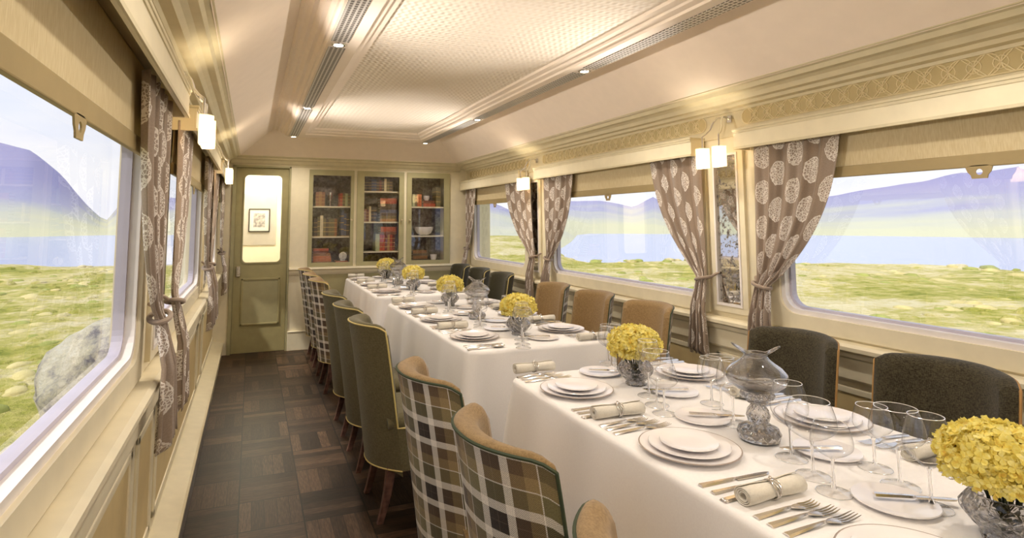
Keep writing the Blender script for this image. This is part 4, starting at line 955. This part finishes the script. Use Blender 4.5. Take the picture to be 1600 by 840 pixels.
def mk_decanter():
    t = empty('crystal_hurricane_lamp', (0, 0, 0))
    B().lathe([(.0001, .003), (.040, 0), (.053, .006), (.058, .022), (.052, .036), (.032, .045), (.0001, .046)], 32, close=False).build('base', CRYS, t, True, ang=30)
    B().lathe([(.0001, .0455), (.018, .046), (.028, .054), (.032, .068), (.028, .084), (.019, .097), (.015, .103), (.0001, .103)], 32, close=False).build('stem', CRYS, t, True)
    B().lathe([(.0001, .1025), (.026, .103), (.029, .107), (.025, .112), (.028, .115), (.042, .118), (.045, .125), (.042, .133), (.0001, .134)], 32, close=False, fn=lambda t_, z: 1 + .03 * math.cos(16 * t_)).build('collar', CRYS, t, True)
    B().lathe([(.0001, .134), (.034, .1345), (.056, .143), (.075, .158), (.083, .175), (.080, .188), (.066, .203), (.048, .215), (.035, .226), (.030, .234), (.027, .234), (.032, .224), (.046, .211), (.063, .199), (.076, .186), (.079, .175), (.070, .160), (.048, .146), (.0001, .142)], 48, close=False).build('globe', CRYS2, t, True, ang=60)
    b = B(); rows = []; NL = 48
    for k in range(7):
        q = k / 6; rw = []
        for i in range(NL):
            a = 2 * PI * i / NL; pk = max(0, math.cos(2 * a)) ** 2.2 * (1 if abs(math.cos(a)) > .7 else .45); r = .0285 + (.005 + .030 * pk) * q ** 1.5; rw.append((r * math.cos(a), r * math.sin(a), .2335 + (.007 + .024 * pk) * q))
        rows.append(rw)
    b.grid(rows, closed=True); b.build('petal_lip', CRYS2, t, True, solid=.003); return t
m = M('clear_crystal'); bb = m.bsdf((.72, .71, .70, 1), .005, 0, trans=1, ior=1.5); tt = m.n('ShaderNodeBsdfTransparent'); tt.inputs[0].default_value = (.9, .9, .9, 1); ms = m.n('ShaderNodeMixShader'); ms.inputs[0].default_value = .1
m.l(bb.outputs[0], ms.inputs[1]); m.l(tt.outputs[0], ms.inputs[2]); m.l(ms.outputs[0], m.out.inputs[0]); CRYS2 = m.m

PROTO = {}
def place(key, maker, loc, rz, label, cat, group):
    loc = (loc[0], loc[1], loc[2])
    if not seen(loc[0], loc[1], loc[2] + .02, .09): return
    if key not in PROTO:
        o = maker(); PROTO[key] = o; o.location = loc; o.rotation_euler = (0, 0, rz); tag(o, label, cat, group)
    else: clone(PROTO[key], loc, rz, label)
Z0 = ZT_ + .0006
rj = random.Random(3)
for k in range(3):
    for sd_ in ('L', 'R'):
        for j, y in enumerate(seatY[k]):
            sg = 1 if sd_ == 'L' else -1
            if sd_ == 'R': y += .035
            px_ = 1.125 if sd_ == 'L' else 1.669
            w = '%s seat, %s side of %s table' % (ordn[j], 'aisle' if sd_ == 'L' else 'window', tn[k])
            g = 'at the %s table' % tn[k]
            def at(dx, dy, z=Z0): return (px_ + sg * dx, y + sg * dy, z)
            base = 0 if sg > 0 else PI
            def J(a=.02): return base + rj.uniform(-a, a)
            place('charger', mk_charger, at(0, 0), 0, 'large white charger plate at the ' + w, 'plate', 'charger plates')
            place('dinner', lambda: mk_plate('dinner_plate', .106, .011), at(0, 0, Z0 + .0078), 0, 'medium white plate on the charger, ' + w, 'plate', 'dinner plates')
            place('side', lambda: mk_plate('starter_plate', .076, .010), at(0, 0, Z0 + .0150), 0, 'small white plate topping the stack, ' + w, 'plate', 'starter plates')
            place('bread', lambda: mk_plate('bread_plate', .082, .009), at(.215 + rj.uniform(-.01, .01), .18), 0, 'white bread plate at the ' + w, 'plate', 'bread plates')
            place('butter', lambda: mk_knife('butter_knife', .165), at(.255, .165, Z0 + .0125), base + math.radians(-30 if sg > 0 else -20), 'silver butter knife across the bread plate, ' + w, 'knife', 'butter knives')
            place('knife', lambda: mk_knife('dinner_knife', .21), at(-.022, -.180), J(), 'silver knife closest to the plates, ' + w, 'knife', 'dinner knives')
            place('knife2', lambda: mk_knife('starter_knife', .19), at(-.032, -.216), J(), 'second silver knife from the plates, ' + w, 'knife', 'starter knives')
            place('spoon', lambda: mk_spoon('soup_spoon', .195), at(-.035, -.254), J(), 'silver spoon outside the knives, ' + w, 'spoon', 'soup spoons')
            place('fork', lambda: mk_fork('dinner_fork', .20), at(-.022, .172), J(), 'silver fork closest to the plates, ' + w, 'fork', 'dinner forks')
            place('fork2', lambda: mk_fork('starter_fork', .185), at(-.030, .208), J(), 'middle silver fork of the three, ' + w, 'fork', 'starter forks')
            place('fork3', lambda: mk_fork('salad_fork', .17), at(-.038, .242), J(), 'outermost silver fork of the three, ' + w, 'fork', 'salad forks')
            place('napkin', mk_napkin, at(-.02, .295), J(.06), 'rolled cream napkin in silver ring, ' + w, 'napkin', 'rolled napkins')
            sh = 0 if sg > 0 else 1
            G = [(.212, -.137), (.170, -.233), (.137, -.311)] if sg > 0 else [(.275, -.077), (.233, -.168), (.189, -.256)]
            if sg < 0 and j != 1: G = [(a, c - .03) for a, c in G]
            place('tulip', mk_wine(.192, .046, .033, .082, .038), at(*G[0]), 0, 'tall tapered wine glass at the ' + w, 'wine glass', 'tall wine glasses')
            place('balloon', mk_wine(.178, .057, .043, .082, .039), at(*G[1]), 0, 'large round wine glass at the ' + w, 'wine glass', 'large wine glasses')
            place('small', mk_wine(.152, .044, .034, .075, .037), at(*G[2]), 0, 'small round wine glass at the ' + w, 'wine glass', 'small wine glasses')
    pos = [(1.385, {0: .725, 1: 2.905, 2: 5.10}[k]), (1.385, {0: 1.875, 1: 4.07, 2: 6.22}[k])]
    for q, (x, y) in enumerate(pos):
        w = '%s end of the %s table' % (['near', 'far'][q], tn[k])
        place('vase', lambda: mk_vase()[0], (x, y, Z0), 0, 'cut-crystal bowl vase under yellow flowers, ' + w, 'vase', 'crystal vases')
        place('flowers', mk_bouquet, (x, y, Z0 + .149), q * 1.3 + k, 'dome of yellow hydrangea flowers, ' + w, 'flowers', 'yellow bouquets')
    place('lamp', mk_decanter, (1.362, {0: 1.283, 1: 3.466, 2: 5.60}[k], Z0), 2.32, 'crystal hurricane lamp in the middle of the %s table' % tn[k], 'candle lamp', 'crystal hurricane lamps')

# ------------------------------------------------------------------ landscape outside
RID = [(-180, 3), (-120, 5), (-60, 6.5), (-25, 7.2), (-18.9, 6.6), (-16.9, 6.1), (-14.7, 4.1), (-12.8, 1.6), (-11.6, .4), (-10.5, 2.1), (-9.4, 3.1), (-8, 2.6), (0, 2), (18, 3), (21, 2.8), (24.3, 1.6), (26.2, .5), (30, 2.3), (33.7, 2.6), (36.7, 1.8), (38.5, 2.8), (41, 1.2), (46, 1.6), (53.5, 2.6), (58.3, 3.4), (61.5, 4.1), (66, 4.3), (90, 4), (180, 3)]
def ridge(a):
    for (a0, h0), (a1, h1) in zip(RID, RID[1:]):
        if a0 <= a <= a1: q = (a - a0) / (a1 - a0); return h0 + (h1 - h0) * q
    return 3
from mathutils import noise as MN
GZ = -1.25
b = B(); rows = []; NA = 360
RR = [2.2, 3, 4, 5, 6.2, 7.5, 9, 11, 13, 16, 19, 23, 27, 31, 35, 38, 41, 44, 48, 54]
for r in RR:
    rw = []
    for i in range(NA):
        a = 2 * PI * i / NA; x, y = 1 + r * math.sin(a), 2.5 + r * math.cos(a); deg = (math.degrees(a) + 180) % 360 - 180
        nz = MN.noise(Vector((x * .12, y * .12, 0))) * .35 + MN.noise(Vector((x * .5, y * .5, 3))) * .10
        k = min(1, max(0, (r - 4) / 10)); z = GZ + nz * k
        shore = 40 + 5 * MN.noise(Vector((math.sin(a) * 3, math.cos(a) * 3, 1)))
        hillside = min(1, max(0, 1.7 - abs(deg - 24) / 5))
        if r > shore: z -= (r - shore) * .12 * (1 - hillside)
        z += hillside * max(0, r - 12) * .03
        rw.append((x, y, z))
    rows.append(rw)
b.grid(rows, closed=True); struct(b.build('ground_meadow', GRASS, None, True, ang=180))
b = B(); n = 64; b.v += [Vector((1000 * math.cos(2 * PI * i / n), 1000 * math.sin(2 * PI * i / n), GZ - .28)) for i in range(n)]; b.face(range(n)); struct(b.build('lake_water', WATER))
b = B(); rows = []; NA = 720
for r in (48, 60, 90, 130, 150, 175, 210, 260, 320, 380, 450, 520, 620):
    rw = []
    for i in range(NA):
        a = 2 * PI * i / NA; deg = (math.degrees(a) + 180) % 360 - 180; x, y = r * math.sin(a), r * math.cos(a)
        hs = min(1, max(0, 1.7 - abs(deg - 24) / 5))
        q = min(1, max(0, (r - 140) / 310)); q0 = min(1, max(0, (r - 50) / 400)); qq = q * (1 - hs) + q0 * hs
        h = 450 * math.tan(math.radians(ridge(deg))) * (qq ** 1.15); h *= 1 + .10 * MN.noise(Vector((x * .02, y * .02, 5))) + .05 * MN.noise(Vector((x * .06, y * .06, 8)))
        if r > 460: h *= 1 - (r - 450) / 400
        base = GZ - .28 + (-1.2 if r < 140 else 0) * (1 - hs) + hs * min(1, (r - 40) / 60) * 1.5
        rw.append((x, y, base + h))
    rows.append(rw)
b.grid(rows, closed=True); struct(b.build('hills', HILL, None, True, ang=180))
def boulder(x, y, r, zr, seed, label):
    bm = bmesh.new(); bmesh.ops.create_icosphere(bm, subdivisions=4, radius=1)
    for v in bm.verts:
        d = v.co.normalized(); k = 1 + .35 * MN.noise(d * 1.3 + Vector((seed, 0, 0))) + .16 * MN.noise(d * 3.1 + Vector((seed, 5, 0))) + .07 * MN.noise(d * 8 + Vector((seed, 9, 0)))
        v.co = Vector((d.x * r * k, d.y * r * 1.25 * k, d.z * zr * k))
    me = bpy.data.meshes.new('boulder'); bm.to_mesh(me); bm.free(); me.materials.append(ROCK)
    for p in me.polygons: p.use_smooth = True
    o = bpy.data.objects.new('boulder', me); COL.objects.link(o); o.location = (x, y, GZ + zr * .15); tag(o, label, 'rock', 'boulders on the grass')
RK = [(-1.68, 9.4, .84, 1.05, 'tallest pale lichened boulder outside the aisle-side nearest window'),
      (-1.58, 6.7, .66, .66, 'pale boulder close to the train in front of the tallest rock'),
      (-3.7, 9.9, .42, .24, 'low grey boulder in the grass behind the tall pale rock'),
      (-3.3, 8.2, .5, .24, 'flat dark boulder left of the tall pale rock'),
      (-3.2, 6.3, .42, .22, 'flat grey boulder low at the left edge of the aisle-side window'),
      (-5.6, 11.0, .4, .2, 'small distant grey boulder in the left meadow')]
for i, (x, y, r, zr, lab) in enumerate(RK): boulder(x, y, r, zr, i * 3.7, lab)

# tussocks scattered over the meadow
rd = random.Random(21); b = B()
for i in range(2600):
    sidex = rd.choice((-1, 1)); r = 5 + 36 * rd.random() ** 1.3; a = rd.uniform(-35, 75) if sidex > 0 else rd.uniform(-50, -3)
    if sidex > 0: a = rd.uniform(12, 85)
    x, y = r * math.sin(math.radians(a)) + (3 if sidex > 0 else -1.6), r * math.cos(math.radians(a))
    if -3.2 < x < 4: continue
    w_ = rd.uniform(.08, .20) * (1 + r * .02); h = w_ * rd.uniform(.3, .6); cz = GZ - .05 + MN.noise(Vector((x * .12, y * .12, 0))) * .35; n = len(b.v); ph = rd.random() * 6
    b.cur = rd.choice((0, 0, 1, 2))
    for k, (rr_, zz) in enumerate(((1, -.3), (.8, .55), (.4, .9))):
        for j in range(7): t_ = 2 * PI * j / 7 + ph; q = w_ * rr_ * rd.uniform(.75, 1.25); b.v.append(Vector((x + q * math.cos(t_), y + 1.3 * q * math.sin(t_), cz + h * zz)))
    b.v.append(Vector((x, y, cz + h)))
    for k in range(2):
        for j in range(7): j2 = (j + 1) % 7; b.face((n + k * 7 + j, n + k * 7 + j2, n + k * 7 + 7 + j2, n + k * 7 + 7 + j))
    for j in range(7): b.face((n + 14 + j, n + 14 + (j + 1) % 7, n + 21))
TU = [GRASS, paint('tussock_straw', rgb('#cfc084'), .95, .15, .3, 3), paint('tussock_green', rgb('#9da052'), .95, .2, .3, 3)]
tag(b.build('grass_tussocks', TU, None, True, ang=180), 'tufts of green and straw-coloured grass all over the meadow', 'grass', kind='stuff')
